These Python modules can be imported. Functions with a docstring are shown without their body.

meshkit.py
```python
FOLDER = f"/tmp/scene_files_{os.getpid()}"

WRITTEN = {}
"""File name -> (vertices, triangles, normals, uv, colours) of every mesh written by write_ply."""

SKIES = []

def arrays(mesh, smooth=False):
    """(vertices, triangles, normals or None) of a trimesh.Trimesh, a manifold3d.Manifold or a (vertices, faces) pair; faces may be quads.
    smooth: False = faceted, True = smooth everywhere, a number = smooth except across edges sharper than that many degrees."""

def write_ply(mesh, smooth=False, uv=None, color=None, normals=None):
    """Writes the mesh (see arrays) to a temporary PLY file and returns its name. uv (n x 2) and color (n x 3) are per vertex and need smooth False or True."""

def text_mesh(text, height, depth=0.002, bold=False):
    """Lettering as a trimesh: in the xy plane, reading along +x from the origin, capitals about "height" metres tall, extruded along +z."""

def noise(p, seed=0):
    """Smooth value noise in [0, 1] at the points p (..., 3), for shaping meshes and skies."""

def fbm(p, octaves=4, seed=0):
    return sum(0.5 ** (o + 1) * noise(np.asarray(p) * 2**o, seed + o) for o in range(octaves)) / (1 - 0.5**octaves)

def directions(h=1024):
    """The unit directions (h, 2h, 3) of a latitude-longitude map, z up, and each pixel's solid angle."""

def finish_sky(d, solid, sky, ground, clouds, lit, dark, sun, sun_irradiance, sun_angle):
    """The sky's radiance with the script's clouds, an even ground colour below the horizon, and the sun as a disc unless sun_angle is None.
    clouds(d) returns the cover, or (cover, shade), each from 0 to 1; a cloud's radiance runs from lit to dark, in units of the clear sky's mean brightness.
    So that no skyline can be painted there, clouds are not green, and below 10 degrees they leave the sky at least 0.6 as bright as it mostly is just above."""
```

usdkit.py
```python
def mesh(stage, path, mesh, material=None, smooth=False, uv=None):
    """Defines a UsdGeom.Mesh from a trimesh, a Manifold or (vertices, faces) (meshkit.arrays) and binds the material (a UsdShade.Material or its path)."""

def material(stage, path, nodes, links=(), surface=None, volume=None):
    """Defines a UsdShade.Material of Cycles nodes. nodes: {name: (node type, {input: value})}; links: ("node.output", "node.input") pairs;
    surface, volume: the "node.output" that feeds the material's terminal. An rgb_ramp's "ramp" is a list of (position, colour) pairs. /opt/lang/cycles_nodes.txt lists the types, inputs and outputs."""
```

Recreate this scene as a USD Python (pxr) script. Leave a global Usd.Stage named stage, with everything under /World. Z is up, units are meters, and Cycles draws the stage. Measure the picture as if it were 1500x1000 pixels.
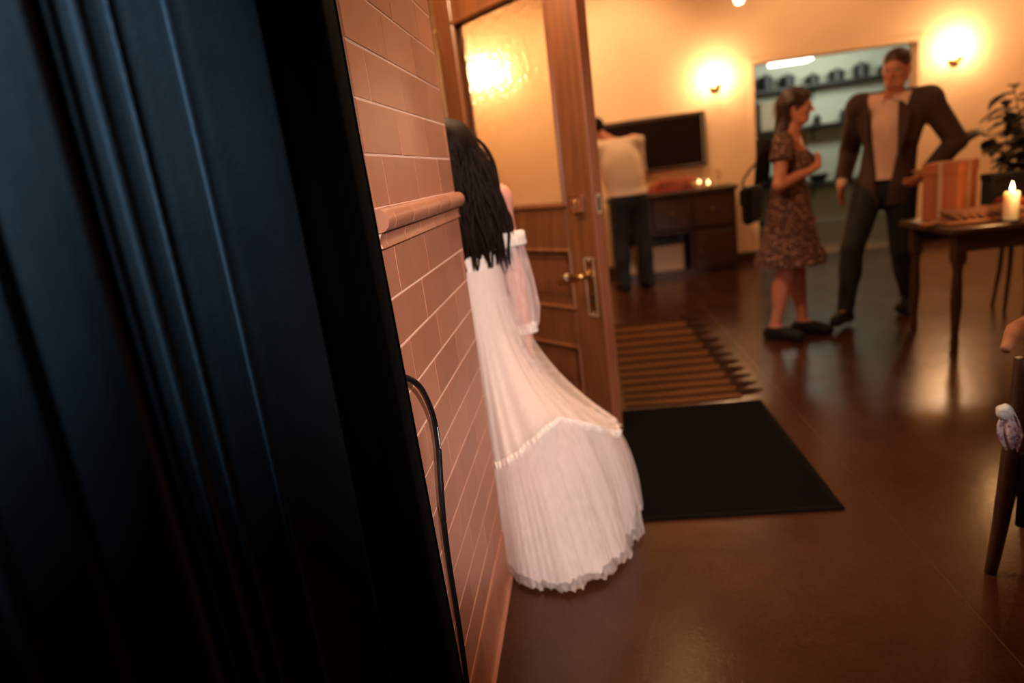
import math, numpy as np, trimesh, usdkit, meshkit
from pxr import Usd, UsdGeom, UsdLux, UsdShade, Gf, Sdf, Vt

stage = Usd.Stage.CreateInMemory()
UsdGeom.SetStageUpAxis(stage, UsdGeom.Tokens.z)
UsdGeom.SetStageMetersPerUnit(stage, 1.0)
UsdGeom.Xform.Define(stage, '/World')
UsdGeom.Scope.Define(stage, '/World/Looks')
rng = np.random.default_rng(7)
A = lambda *v: np.array(v, float)
unit = lambda v: np.asarray(v, float) / np.linalg.norm(v)

# ------------------------------------------------------------------ camera
EYE = A(0, 0, 1.4)
FPX = 950.0                                           # focal length in pixels of a 1500 wide frame
d1 = unit(A(98, 257, -FPX))                           # the room's depth axis, in the camera's own axes
q_ = A(1098, 387, -FPX)
up_ = unit(np.cross(q_, d1)); up_ = up_ * np.sign(up_[1])
R = np.stack([np.cross(d1, up_), d1, up_])            # camera axes -> world axes
cam = UsdGeom.Camera.Define(stage, '/World/camera')
M = Gf.Matrix4d(1.0)
for i in range(3):
    M.SetRow3(i, Gf.Vec3d(*map(float, R[:, i])))
M.SetTranslateOnly(Gf.Vec3d(*EYE))
cam.AddTransformOp().Set(M)
cam.CreateHorizontalApertureAttr(36.0)
cam.CreateVerticalApertureAttr(24.0)
cam.CreateFocalLengthAttr(36.0 * FPX / 1500)
cam.CreateFStopAttr(1.4)
cam.CreateFocusDistanceAttr(1.42)
cam.CreateExposureAttr(0.0)


def ray_xy(col, row=0):
    """horizontal x over y of the direction that a given point of the picture looks along"""
    d = R @ A(col - 750, 500 - row, -FPX)
    return d[0] / d[1]


# ------------------------------------------------------------------ lights
def light(kind, name, pos, color, intensity, target=None, **kw):
    L = getattr(UsdLux, kind).Define(stage, '/World/' + name)
    m = Gf.Matrix4d(1.0)
    if target is not None:
        z = -unit(np.asarray(target, float) - pos)
        x = unit(np.cross(A(0, 0, 1) if abs(z[2]) < .99 else A(0, 1, 0), z))
        y = np.cross(z, x)
        for i, v in enumerate((x, y, z)):
            m.SetRow3(i, Gf.Vec3d(*map(float, v)))
    m.SetTranslateOnly(Gf.Vec3d(*map(float, pos)))
    L.AddTransformOp().Set(m)
    L.CreateColorAttr(Gf.Vec3f(*color))
    L.CreateIntensityAttr(float(intensity))
    L.CreateNormalizeAttr(True)
    for k, v in kw.items():
        if k == 'cone':
            s = UsdLux.ShapingAPI.Apply(L.GetPrim())
            s.CreateShapingConeAngleAttr(float(v[0])); s.CreateShapingConeSoftnessAttr(float(v[1]))
        else:
            getattr(L, f'Create{k}Attr')(float(v))
    return L


WARM = (1.0, .64, .35)
light('SphereLight', 'flash', A(.95, -1.15, 2.25), (1.0, .81, .74), 200, target=A(.08, 2.3, .83), Radius=.07, cone=(19.5, .6))
light('SphereLight', 'door_lamp', A(-.12, 2.86, 2.80), WARM, 30, Radius=.06)
light('SphereLight', 'alcove_lamp', A(-.80, 2.95, 2.60), WARM, 26, Radius=.06)  # unseen light added to brighten the hinge side of the door
light('SphereLight', 'cool_lamp', A(-.08, -.36, 2.72), (.62, .83, 1.0), 215, target=A(-.74, .60, 1.78), Radius=.08, cone=(18, 1.0))  # unseen spot added to put a bluish gleam on the curtain top
for k, (lx, li) in enumerate(((-.7, 34), (.45, 42), (2.7, 19), (4.8, 30))):
    light('SphereLight', f'wall_washer_{k}', A(lx, 7.0, 3.60), WARM, li, target=A(lx, 8.3, 1.9), Radius=.10, cone=(48, .8))  # unseen spots added to brighten the far wall
for k, (lx, ly) in enumerate(((.6, 5.6), (3.6, 5.2))):
    light('SphereLight', f'downlight_{k}', A(lx, ly, 3.70), WARM, 22, target=A(lx, ly, 0), Radius=.12, cone=(40, .6))  # unseen overhead fill added to warm the whole room
light('RectLight', 'kitchen_light', A(3.7, 9.95, 2.45), (.92, 1.0, .86), 9.5, target=A(3.8, 11.5, 2.15), Width=1.4, Height=.4)
dome = UsdLux.DomeLight.Define(stage, '/World/night_sky')
dome.CreateColorAttr(Gf.Vec3f(.5, .6, 1)); dome.CreateIntensityAttr(.002)


# ------------------------------------------------------------------ materials
def mat(name, color, rough=.5, metal=0., var=None, bump=None, coord='object', **kw):
    """principled; var = (scale, second colour[, stretch]) noise between two colours; bump = (scale, distance[, stretch])"""
    n = {'p': ('principled_bsdf', {'base_color': color, 'roughness': rough, 'metallic': metal, **kw}), 't': ('texture_coordinate', {})}
    l = []
    def noise(tag, scale, stretch):
        n['m' + tag] = ('mapping', {'scale': stretch or (1, 1, 1)})
        n['n' + tag] = ('noise_texture', {'scale': float(scale), 'detail': 4.0})
        l.extend([(f't.{coord}', f'm{tag}.vector'), (f'm{tag}.vector', f'n{tag}.vector')])
    if var:
        noise('v', var[0], var[2] if len(var) > 2 else None)
        n['r'] = ('rgb_ramp', {'ramp': [(.3, color), (.7, var[1])]})
        l.extend([('nv.fac', 'r.fac'), ('r.color', 'p.base_color')])
    if bump:
        noise('b', bump[0], bump[2] if len(bump) > 2 else None)
        n['b'] = ('bump', {'strength': 1.0, 'distance': float(bump[1])})
        l.extend([('nb.fac', 'b.height'), ('b.normal', 'p.normal')])
    return usdkit.material(stage, '/World/Looks/' + name, n, l, surface='p.BSDF')


def tile_mat(name, c1, c2):
    return usdkit.material(stage, '/World/Looks/' + name, {
        'o': ('object_info', {}), 't': ('texture_coordinate', {}), 'n': ('noise_texture', {'scale': 9.0, 'detail': 3.0}),
        'a': ('math', {'math_type': 'multiply_add', 'value2': .55, 'value3': .0}), 'c': ('math', {'math_type': 'multiply_add', 'value2': .5, 'value3': .0}),
        's': ('math', {'math_type': 'add'}), 'r': ('rgb_ramp', {'ramp': [(.1, c1), (.9, c2)]}),
        'nb': ('noise_texture', {'scale': 60.0, 'detail': 2.0}), 'b': ('bump', {'distance': .0006}),
        'p': ('principled_bsdf', {'roughness': .42, 'specular_ior_level': .35})},
        [('o.random', 'a.value1'), ('t.object', 'n.vector'), ('n.fac', 'c.value1'), ('a.value', 's.value1'), ('c.value', 's.value2'), ('s.value', 'r.fac'),
         ('r.color', 'p.base_color'), ('t.object', 'nb.vector'), ('nb.fac', 'b.height'), ('b.normal', 'p.normal')], surface='p.BSDF')


def tulle_mat(name, color, opacity, scale=90.):
    """net cloth: a share of light passes straight through, the rest is scattered on both sides"""
    return usdkit.material(stage, '/World/Looks/' + name, {
        't': ('texture_coordinate', {}), 'm': ('mapping', {'scale': (1, 1, .12)}), 'n': ('noise_texture', {'scale': scale, 'detail': 3.0}),
        'r': ('map_range', {'from_min': .3, 'from_max': .7, 'to_min': opacity - .16, 'to_max': min(1., opacity + .16), 'clamp': True}),
        'd': ('diffuse_bsdf', {'color': color}), 'l': ('translucent_bsdf', {'color': color}), 'tr': ('transparent_bsdf', {}),
        'a': ('mix_closure', {'fac': .3}), 'x': ('mix_closure', {})},
        [('t.object', 'm.vector'), ('m.vector', 'n.vector'), ('n.fac', 'r.value'), ('r.result', 'x.fac'), ('d.BSDF', 'a.closure1'), ('l.BSDF', 'a.closure2'),
         ('tr.BSDF', 'x.closure1'), ('a.closure', 'x.closure2')], surface='x.closure')


def glow_mat(name, color, strength):
    return usdkit.material(stage, '/World/Looks/' + name, {'e': ('emission', {'color': color, 'strength': float(strength)})}, surface='e.emission')


W = {
    'tile': tile_mat('terracotta_tile', (.34, .135, .080), (.46, .20, .120)),
    'grout': mat('grout', (.86, .60, .46), .9, bump=(120, .001)),
    'plaster': mat('cream_plaster', (.86, .59, .35), .85, var=(1.3, (.80, .53, .30)), bump=(30, .002)),
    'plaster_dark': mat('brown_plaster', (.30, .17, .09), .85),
    'ceiling': mat('ceiling_paint', (.72, .55, .38), .9),
    'floor': usdkit.material(stage, '/World/Looks/stained_concrete', {
        't': ('texture_coordinate', {}), 'n': ('noise_texture', {'scale': 1.1, 'detail': 6.0, 'roughness': .62}), 'n2': ('noise_texture', {'scale': 70.0, 'detail': 3.0}),
        'x': ('mix_color', {'blend_type': 'multiply', 'fac': .55}), 'r': ('rgb_ramp', {'ramp': [(.3, (.036, .0120, .0056)), (.72, (.066, .0215, .0092))]}),
        'r2': ('rgb_ramp', {'ramp': [(.35, (.55, .55, .55)), (.65, (1, 1, 1))]}), 'nr': ('map_range', {'from_min': .3, 'from_max': .7, 'to_min': .17, 'to_max': .27, 'clamp': True}),
        'b': ('bump', {'distance': .0006}), 'p': ('principled_bsdf', {'specular_ior_level': .36})},
        [('t.object', 'n.vector'), ('t.object', 'n2.vector'), ('n.fac', 'r.fac'), ('n2.fac', 'r2.fac'), ('r.color', 'x.a'), ('r2.color', 'x.b'), ('x.result', 'p.base_color'),
         ('n.fac', 'nr.value'), ('nr.result', 'p.roughness'), ('n2.fac', 'b.height'), ('b.normal', 'p.normal')], surface='p.BSDF'),
    'velvet': mat('navy_velvet', (.0055, .0080, .0100), .95, var=(5, (.0090, .0125, .0150)), bump=(160, .0015), sheen_weight=.10, sheen_roughness=.3, sheen_tint=(.45, .66, .85), specular_ior_level=.05),
    'shaded_velvet': mat('shaded_velvet', (.0005, .0006, .0007), .95, bump=(160, .0015), sheen_weight=.004, sheen_roughness=.4, specular_ior_level=.01),  # velvet blackened so its colour holds the shade on the narrow panel
    'black': mat('black_rubber', (.006, .006, .006), .6),
    'cable': mat('black_cable', (.006, .006, .007), .22),
    'wood': mat('door_wood', (.17, .058, .020), .42, var=(3.2, (.105, .034, .0115), (9, 9, .7)), bump=(40, .0006, (4, 4, .3)), coat_weight=.25, coat_roughness=.25),
    'wood_edge': mat('door_edge_wood', (.25, .085, .04), .45, var=(4, (.18, .058, .028), (9, 9, .7))),
    'dark_wood': mat('dark_wood', (.060, .026, .013), .4, var=(4, (.035, .015, .008), (1, 9, 9))),
    'brass': mat('aged_brass', (.55, .36, .16), .28, 1.0, var=(30, (.35, .2, .08))),
    'steel': mat('pale_steel', (.80, .70, .56), .45, .8),
    'mat_rubber': mat('mat_rubber', (.0030, .0020, .0012), .9, bump=(200, .001), specular_ior_level=.08),
    'shade_stripe': mat('painted_shade_stripe', (.040, .017, .008), .95, bump=(220, .002), specular_ior_level=.05),  # the two stripe colours paint bands of shade and light on the floor
    'light_stripe': mat('painted_light_stripe', (.125, .050, .015), .95, bump=(220, .002), specular_ior_level=.05),
    'skin': mat('skin', (.66, .31, .23), .5, subsurface_weight=.12, subsurface_scale=.006),
    'skin_red': mat('ruddy_skin', (.52, .19, .11), .5, subsurface_weight=.1, subsurface_scale=.006),
    'hair': mat('black_hair', (.006, .0035, .0027), .62, var=(20, (.016, .008, .005), (6, 6, .4)), specular_ior_level=.10),
    'hair_brown': mat('brown_hair', (.030, .012, .008), .45, var=(20, (.05, .02, .012), (6, 6, .4))),
    'eye': mat('eye_white', (.32, .25, .2), .4),
    'satin': mat('ivory_satin', (.86, .76, .69), .6, var=(60, (.82, .71, .63), (1, 1, .1)), bump=(90, .0008, (1, 1, .1))),
    'tulle': tulle_mat('dress_tulle', (.90, .785, .715), .90),
    'tulle_sheer': tulle_mat('sheer_tulle', (.96, .86, .82), .36),
    'sleeve': tulle_mat('sleeve_tulle', (.97, .85, .83), .40),
    'blazer': mat('maroon_black_blazer', (.045, .018, .014), .8, bump=(300, .0006)),
    'trousers': mat('black_trousers', (.006, .005, .006), .85),
    'pink_shirt': mat('pale_shirt', (.72, .44, .33), .8, bump=(25, .004)),
    'white_shirt': mat('cream_shirt', (.80, .62, .45), .8, bump=(18, .006)),
    'shoe': mat('black_shoe', (.008, .007, .006), .6, specular_ior_level=.2),
    'floral': usdkit.material(stage, '/World/Looks/floral_cloth', {
        't': ('texture_coordinate', {}), 'v': ('voronoi_texture', {'scale': 62.0}), 'n': ('noise_texture', {'scale': 70.0, 'detail': 3.0, 'distortion': 1.2}),
        's': ('math', {'math_type': 'multiply_add', 'value2': 1.0}), 'h': ('math', {'math_type': 'multiply', 'value2': .55}),
        'r': ('rgb_ramp', {'ramp': [(.44, (.74, .44, .33)), (.52, (.52, .22, .13)), (.60, (.075, .024, .018)), (1., (.05, .018, .014))]}), 'p': ('principled_bsdf', {'roughness': .8})},
        [('t.object', 'v.vector'), ('t.object', 'n.vector'), ('n.fac', 'h.value1'), ('v.distance', 's.value1'), ('h.value', 's.value3'), ('s.value', 'r.fac'), ('r.color', 'p.base_color')], surface='p.BSDF'),
    'lilac_floral': usdkit.material(stage, '/World/Looks/lilac_floral_cloth', {
        't': ('texture_coordinate', {}), 'n': ('noise_texture', {'scale': 42.0, 'detail': 3.0, 'distortion': 1.5}),
        'r': ('rgb_ramp', {'ramp': [(.36, (.75, .66, .70)), (.52, (.70, .58, .62)), (.58, (.20, .17, .34)), (.68, (.55, .25, .28))]}), 'p': ('principled_bsdf', {'roughness': .8})},
        [('t.object', 'n.vector'), ('n.fac', 'r.fac'), ('r.color', 'p.base_color')], surface='p.BSDF'),
    'pale_cloth': mat('pale_grey_cloth', (.62, .68, .72), .85, bump=(30, .004)),
    'leather': mat('black_leather', (.005, .0035, .003), .7, bump=(120, .0008), specular_ior_level=.15),
    'screen': mat('dark_screen', (.010, .006, .005), .12),
    'red': mat('red_paint', (.50, .07, .035), .6),
    'orange': mat('orange_card', (.36, .10, .035), .7),
    'bread': mat('brown_crust', (.36, .15, .065), .75, var=(14, (.22, .08, .035)), bump=(40, .003)),
    'tan_card': mat('tan_card', (.42, .30, .20), .8),
    'kitchen_wall': mat('kitchen_paint', (.50, .50, .40), .7),
    'kitchen_floor': mat('kitchen_floor_paint', (.16, .095, .05), .5),
    'shelf_metal': mat('dark_shelf', (.012, .010, .008), .5),
    'wax': mat('candle_wax', (.85, .68, .50), .5, subsurface_weight=.4, subsurface_scale=.02),
    'leaf': mat('dark_leaf', (.020, .022, .010), .5, var=(6, (.035, .022, .012))),
    'pot': mat('dark_glaze', (.02, .014, .010), .35),
    'lamp_glow': glow_mat('lamp_glow', (1.0, .74, .46), 10),
    'tube_glow': glow_mat('kitchen_panel_glow', (1.0, .98, .90), 6),
    'flame': glow_mat('flame_glow', (1.0, .62, .25), 30),
    'glass': usdkit.material(stage, '/World/Looks/obscure_glass', {
        't': ('texture_coordinate', {}), 'n': ('noise_texture', {'scale': 26.0, 'detail': 2.0}), 'b': ('bump', {'distance': .004}),
        'p': ('principled_bsdf', {'base_color': (.84, .79, .71), 'roughness': .10, 'transmission_weight': 1.0, 'ior': 1.3})},
        [('t.object', 'n.vector'), ('n.fac', 'b.height'), ('b.normal', 'p.normal')], surface='p.BSDF'),
    'clear_glass': mat('drinking_glass', (.95, .9, .85), .03, transmission_weight=1.0, ior=1.45),
}

# ------------------------------------------------------------------ prim helpers
used = {}


def numbered(parent, name):
    k = used.get((parent, name), -1) + 1
    used[(parent, name)] = k
    return f'{parent}/{name}' if k == 0 else f'{parent}/{name}_{k:03d}'


def tag(o, **kw):
    for k, v in kw.items():
        if v:
            o.SetCustomDataByKey(k, v)
    return o


def thing(name, label, cat, group=None, loc=(0, 0, 0), rz=0., kind=None):
    x = UsdGeom.Xform.Define(stage, numbered('/World', name))
    x.AddTranslateOp().Set(Gf.Vec3d(*map(float, loc)))
    if rz:
        x.AddRotateZOp().Set(float(rz))
    return tag(x.GetPrim(), label=label, category=cat, group=group, kind=kind)


def obj(name, mesh, m, parent=None, smooth=35, **tags):
    p = usdkit.mesh(stage, numbered(str(parent.GetPath()) if parent else '/World', name), mesh, W[m] if isinstance(m, str) else m, smooth=smooth)
    return tag(p.GetPrim(), **tags)


def structure(name, mesh, m, smooth=35, label=None):
    return obj(name, mesh, m, None, smooth, kind='structure', label=label)


cat_ = trimesh.util.concatenate


def box(lo, hi):
    lo, hi = np.asarray(lo, float), np.asarray(hi, float)
    b = trimesh.creation.box(hi - lo); b.apply_translation((lo + hi) / 2)
    return b


def bevel_box(lo, hi, c=.006):
    """box with chamfered edges: the hull of its shrunken copies"""
    lo, hi = np.asarray(lo, float), np.asarray(hi, float)
    c = min(c, .45 * (hi - lo).min())
    pts = []
    for ax in range(3):
        l, h = lo + c, hi - c
        l[ax], h[ax] = lo[ax], hi[ax]
        pts += [[(l, h)[i][0], (l, h)[j][1], (l, h)[k][2]] for i in (0, 1) for j in (0, 1) for k in (0, 1)]
    return trimesh.convex.convex_hull(np.array(pts))


def placed(m, o, ex, ey, ez):
    """the mesh moved from local axes to origin o and axes ex, ey, ez"""
    m = m.copy(); T = np.eye(4); T[:3, 0], T[:3, 1], T[:3, 2], T[:3, 3] = ex, ey, ez, o
    m.apply_transform(T)
    return m


def lathe(profile, n=24, at=(0, 0, 0)):
    m = trimesh.creation.revolve(np.array(profile, float), sections=n)
    m.apply_translation(at)
    return m


def tube(pts, r, n=8, caps=True):
    p = np.asarray(pts, float); r = np.broadcast_to(r, len(p))
    t = np.gradient(p, axis=0); t /= np.linalg.norm(t, axis=1, keepdims=True)
    a = np.cross(t, A(0, .2, 1) if abs(t[0][2]) < .9 else A(1, .2, 0)); a /= np.linalg.norm(a, axis=1, keepdims=True)
    b = np.cross(t, a); g = np.arange(n) * 2 * np.pi / n
    v = (p[:, None] + r[:, None, None] * (np.cos(g)[None, :, None] * a[:, None] + np.sin(g)[None, :, None] * b[:, None])).reshape(-1, 3)
    i, j = np.meshgrid(np.arange(len(p) - 1), np.arange(n), indexing='ij')
    q = np.stack([i * n + j, i * n + (j + 1) % n, (i + 1) * n + (j + 1) % n, (i + 1) * n + j], -1).reshape(-1, 4)
    f = np.vstack([q[:, [0, 1, 2]], q[:, [0, 2, 3]]])
    if caps:
        v = np.vstack([v, p[0], p[-1]]); k = len(v)
        f = np.vstack([f, [[k - 2, (j + 1) % n, j] for j in range(n)], [[k - 1, (len(p) - 1) * n + j, (len(p) - 1) * n + (j + 1) % n] for j in range(n)]])
    return trimesh.Trimesh(v, f, process=False)


def spline(pts, n=60):
    from scipy.interpolate import CubicSpline
    p = np.asarray(pts, float); s = np.r_[0, np.cumsum(np.linalg.norm(np.diff(p, axis=0), axis=1))]
    return CubicSpline(s, p)(np.linspace(0, s[-1], n))


def sheet(P, thick=0.0, closed=False):
    """grid of points (n, m, 3) as a surface; thick > 0 gives it a back and edges"""
    n, m = P.shape[:2]
    i, j = np.meshgrid(np.arange(n - 1), np.arange(m if closed else m - 1), indexing='ij')
    j2 = (j + 1) % m
    q = np.stack([i * m + j, i * m + j2, (i + 1) * m + j2, (i + 1) * m + j], -1).reshape(-1, 4)
    f = np.vstack([q[:, [0, 1, 2]], q[:, [0, 2, 3]]])
    v = P.reshape(-1, 3)
    if not thick:
        return trimesh.Trimesh(v, f, process=False)
    nrm = trimesh.Trimesh(v, f, process=False).vertex_normals
    idx = np.arange(n * m).reshape(n, m)
    rim = np.r_[idx[0, :-1], idx[:-1, -1], idx[-1, :0:-1], idx[:0:-1, 0]]
    r2 = np.roll(rim, -1); N = n * m
    side = np.vstack([np.stack([rim, rim + N, r2], 1), np.stack([r2, rim + N, r2 + N], 1)])
    return trimesh.Trimesh(np.vstack([v, v - nrm * thick]), np.vstack([f, f[:, ::-1] + N, side]), process=False)


# ------------------------------------------------------------------ soft bodies: a distance field made into one continuous mesh
class Blob:
    def __init__(s, lo, hi, h):
        s.lo, s.h = np.asarray(lo, float), h
        s.n = np.ceil((np.asarray(hi, float) - s.lo) / h).astype(int) + 1
        s.F = np.full(s.n, 1.0, np.float32)

    def _cut(s, lo, hi):
        a = np.clip(np.floor((lo - s.lo) / s.h).astype(int), 0, s.n); b = np.clip(np.ceil((hi - s.lo) / s.h).astype(int) + 1, 0, s.n)
        sl = tuple(slice(x, y) for x, y in zip(a, b))
        return sl, [(s.lo[k] + s.h * np.arange(a[k], b[k])).reshape([-1 if k == j else 1 for j in range(3)]) for k in range(3)]

    def _add(s, sl, d, k):
        f = s.F[sl]
        if k <= 0:
            s.F[sl] = np.minimum(f, d); return
        t = np.clip(.5 + .5 * (d - f) / k, 0, 1)
        s.F[sl] = d + (f - d) * t - k * t * (1 - t)

    def cone(s, a, b, ra, rb, k=.02, flat=None, sub=False):
        a, b = np.asarray(a, float), np.asarray(b, float); m = max(ra, rb) + k + 3 * s.h
        sl, (X, Y, Z) = s._cut(np.minimum(a, b) - m, np.maximum(a, b) + m)
        d = b - a; L = max(d @ d, 1e-12)
        px, py, pz = X - a[0], Y - a[1], Z - a[2]
        t = np.clip((px * d[0] + py * d[1] + pz * d[2]) / L, 0, 1)
        px, py, pz = px - t * d[0], py - t * d[1], pz - t * d[2]
        sc = 1.0
        q2 = px * px + py * py + pz * pz
        if flat is not None:
            w, sc = flat
            e = px * w[0] + py * w[1] + pz * w[2]
            q2 = q2 + e * e * (sc * sc - 1)
        dist = (np.sqrt(q2) - (ra + t * (rb - ra))) / (1 + (sc - 1) * .5)
        if sub:
            s.F[sl] = np.maximum(s.F[sl], -dist)
        else:
            s._add(sl, dist.astype(np.float32), k)

    def ell(s, c, r, axes=np.eye(3), k=.02, sub=False):
        c, r = np.asarray(c, float), np.asarray(r, float); m = r.max() + k + 3 * s.h
        sl, (X, Y, Z) = s._cut(c - m, c + m)
        u = [(X - c[0]) * a[0] + (Y - c[1]) * a[1] + (Z - c[2]) * a[2] for a in axes]
        k0 = np.sqrt(sum((x / y) ** 2 for x, y in zip(u, r))); k1 = np.sqrt(sum((x / y ** 2) ** 2 for x, y in zip(u, r)))
        d = k0 * (k0 - 1) / np.maximum(k1, 1e-9)
        if sub:
            s.F[sl] = np.maximum(s.F[sl], -d)
        else:
            s._add(sl, d.astype(np.float32), k)

    def half(s, p, n):
        """keep only the side of the plane through p that n points away from"""
        X, Y, Z = s._cut(s.lo - 1, s.lo + s.n * s.h + 1)[1]
        s.F = np.maximum(s.F, ((X - p[0]) * n[0] + (Y - p[1]) * n[1] + (Z - p[2]) * n[2]).astype(np.float32))

    def wedge(s, planes):
        """cut away where the point lies on the inner side of every plane"""
        X, Y, Z = s._cut(s.lo - 1, s.lo + s.n * s.h + 1)[1]
        d = None
        for p, n in planes:
            e = (X - p[0]) * n[0] + (Y - p[1]) * n[1] + (Z - p[2]) * n[2]
            d = e if d is None else np.maximum(d, e)
        s.F = np.maximum(s.F, -d.astype(np.float32))

    def mesh(s):
        F = s.F; F[0], F[-1], F[:, 0], F[:, -1], F[:, :, 0], F[:, :, -1] = (1.0,) * 6
        n = np.array(F.shape) - 1
        ins = F < 0
        c = [ins[i:n[0] + i, j:n[1] + j, k:n[2] + k] for i in (0, 1) for j in (0, 1) for k in (0, 1)]
        some = np.logical_or.reduce(c) & ~np.logical_and.reduce(c)
        cell = np.argwhere(some)
        vid = np.full(n, -1, np.int64); vid[some] = np.arange(len(cell))
        corner = np.array([(i, j, k) for i in (0, 1) for j in (0, 1) for k in (0, 1)])
        val = np.stack([F[tuple((cell + o).T)] for o in corner], 1)
        acc, cnt = np.zeros((len(cell), 3)), np.zeros(len(cell))
        for a in range(8):
            for b in range(a + 1, 8):
                if np.abs(corner[a] - corner[b]).sum() == 1:
                    m = (val[:, a] < 0) != (val[:, b] < 0)
                    t = val[m, a] / (val[m, a] - val[m, b])
                    acc[m] += corner[a] + t[:, None] * (corner[b] - corner[a]); cnt[m] += 1
        v = s.lo + s.h * (cell + acc / cnt[:, None])
        faces = []
        for ax in range(3):
            o1, o2 = np.eye(3, dtype=int)[(ax + 1) % 3], np.eye(3, dtype=int)[(ax + 2) % 3]
            e = np.eye(3, dtype=int)[ax]
            sl0 = tuple(slice(0, -1) if k == ax else slice(1, -1) for k in range(3)); sl1 = tuple(slice(1, None) if k == ax else slice(1, -1) for k in range(3))
            a, b = ins[sl0], ins[sl1]
            for flip, m in ((False, a & ~b), (True, ~a & b)):
                p = np.argwhere(m) + (1 - e)
                q = np.stack([vid[tuple((p - o1 - o2).T)], vid[tuple((p - o2).T)], vid[tuple(p.T)], vid[tuple((p - o1).T)]], 1)
                q = q[:, ::-1] if flip else q
                faces.append(q)
        q = np.vstack(faces)
        return trimesh.Trimesh(v, np.vstack([q[:, [0, 1, 2]], q[:, [0, 2, 3]]]), process=False)


def frame(fwd, up=(0, 0, 1)):
    f = unit(fwd); r = unit(np.cross(f, up)); u = np.cross(r, f)
    return r, f, u                                     # right, forward, up


def bounds(J, m=.2):
    p = np.array([v for v in J.values() if np.ndim(v) == 1 and len(v) == 3 and np.abs(v).max() > 1.05 or False])
    return p.min(0) - m, p.max(0) + m


def limbs(B, J, o=0., parts=('torso', 'arms', 'legs'), f=1., k=.03):
    """adds the body's trunk and limbs, every radius grown by o; J holds the joints in world space"""
    R_ = J['size']
    fw = unit(np.cross(A(0, 0, 1), unit(J['shl'] - J['shr']) * -1)) if 'fwd' not in J else J['fwd']
    fl = (fw, 1.42)
    if 'torso' in parts:
        w = J['waist']; ch = J['chest']; hc = (J['hipl'] + J['hipr']) / 2
        B.cone(J['hipl'] * .75 + J['hipr'] * .25, J['hipr'] * .75 + J['hipl'] * .25, .115 * R_ + o, .115 * R_ + o, k, (fw, 1.1))
        B.cone(hc, w, .145 * R_ * J.get('hipw', 1) + o, .125 * R_ * J.get('waistw', 1) + o, k, fl)
        B.cone(w, ch, .125 * R_ * J.get('waistw', 1) + o, .158 * R_ + o, k, fl)
        B.cone(J['shl'], J['shr'], .06 * R_ + o, .06 * R_ + o, .06, (fw, 1.1))
        if J.get('bust'):
            r = unit(np.cross(fw, A(0, 0, 1)))
            for sgn in (-1, 1):
                B.ell(ch + fw * .075 + r * sgn * .07 - A(0, 0, .03), A(.06, .06, .062) + o, k=.04)
    if 'arms' in parts:
        for s in 'lr':
            B.cone(J['sh' + s], J['el' + s], .052 * R_ * f + o, .040 * R_ * f + o, k)
            B.cone(J['el' + s], J['wr' + s], .041 * R_ * f + o, .027 * R_ * f + o, .015)
    if 'legs' in parts:
        for s in 'lr':
            B.cone(J['hip' + s], J['kn' + s], .088 * R_ + o, .058 * R_ + o, k)
            B.cone(J['kn' + s], J['an' + s], .056 * R_ + o, .036 * R_ + o, .02)
            B.ell(J['kn' + s] * .68 + J['an' + s] * .32 - J['toe' + s] * .018, A(.054, .054, .12) * R_ + o, k=.03)
    return B


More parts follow.
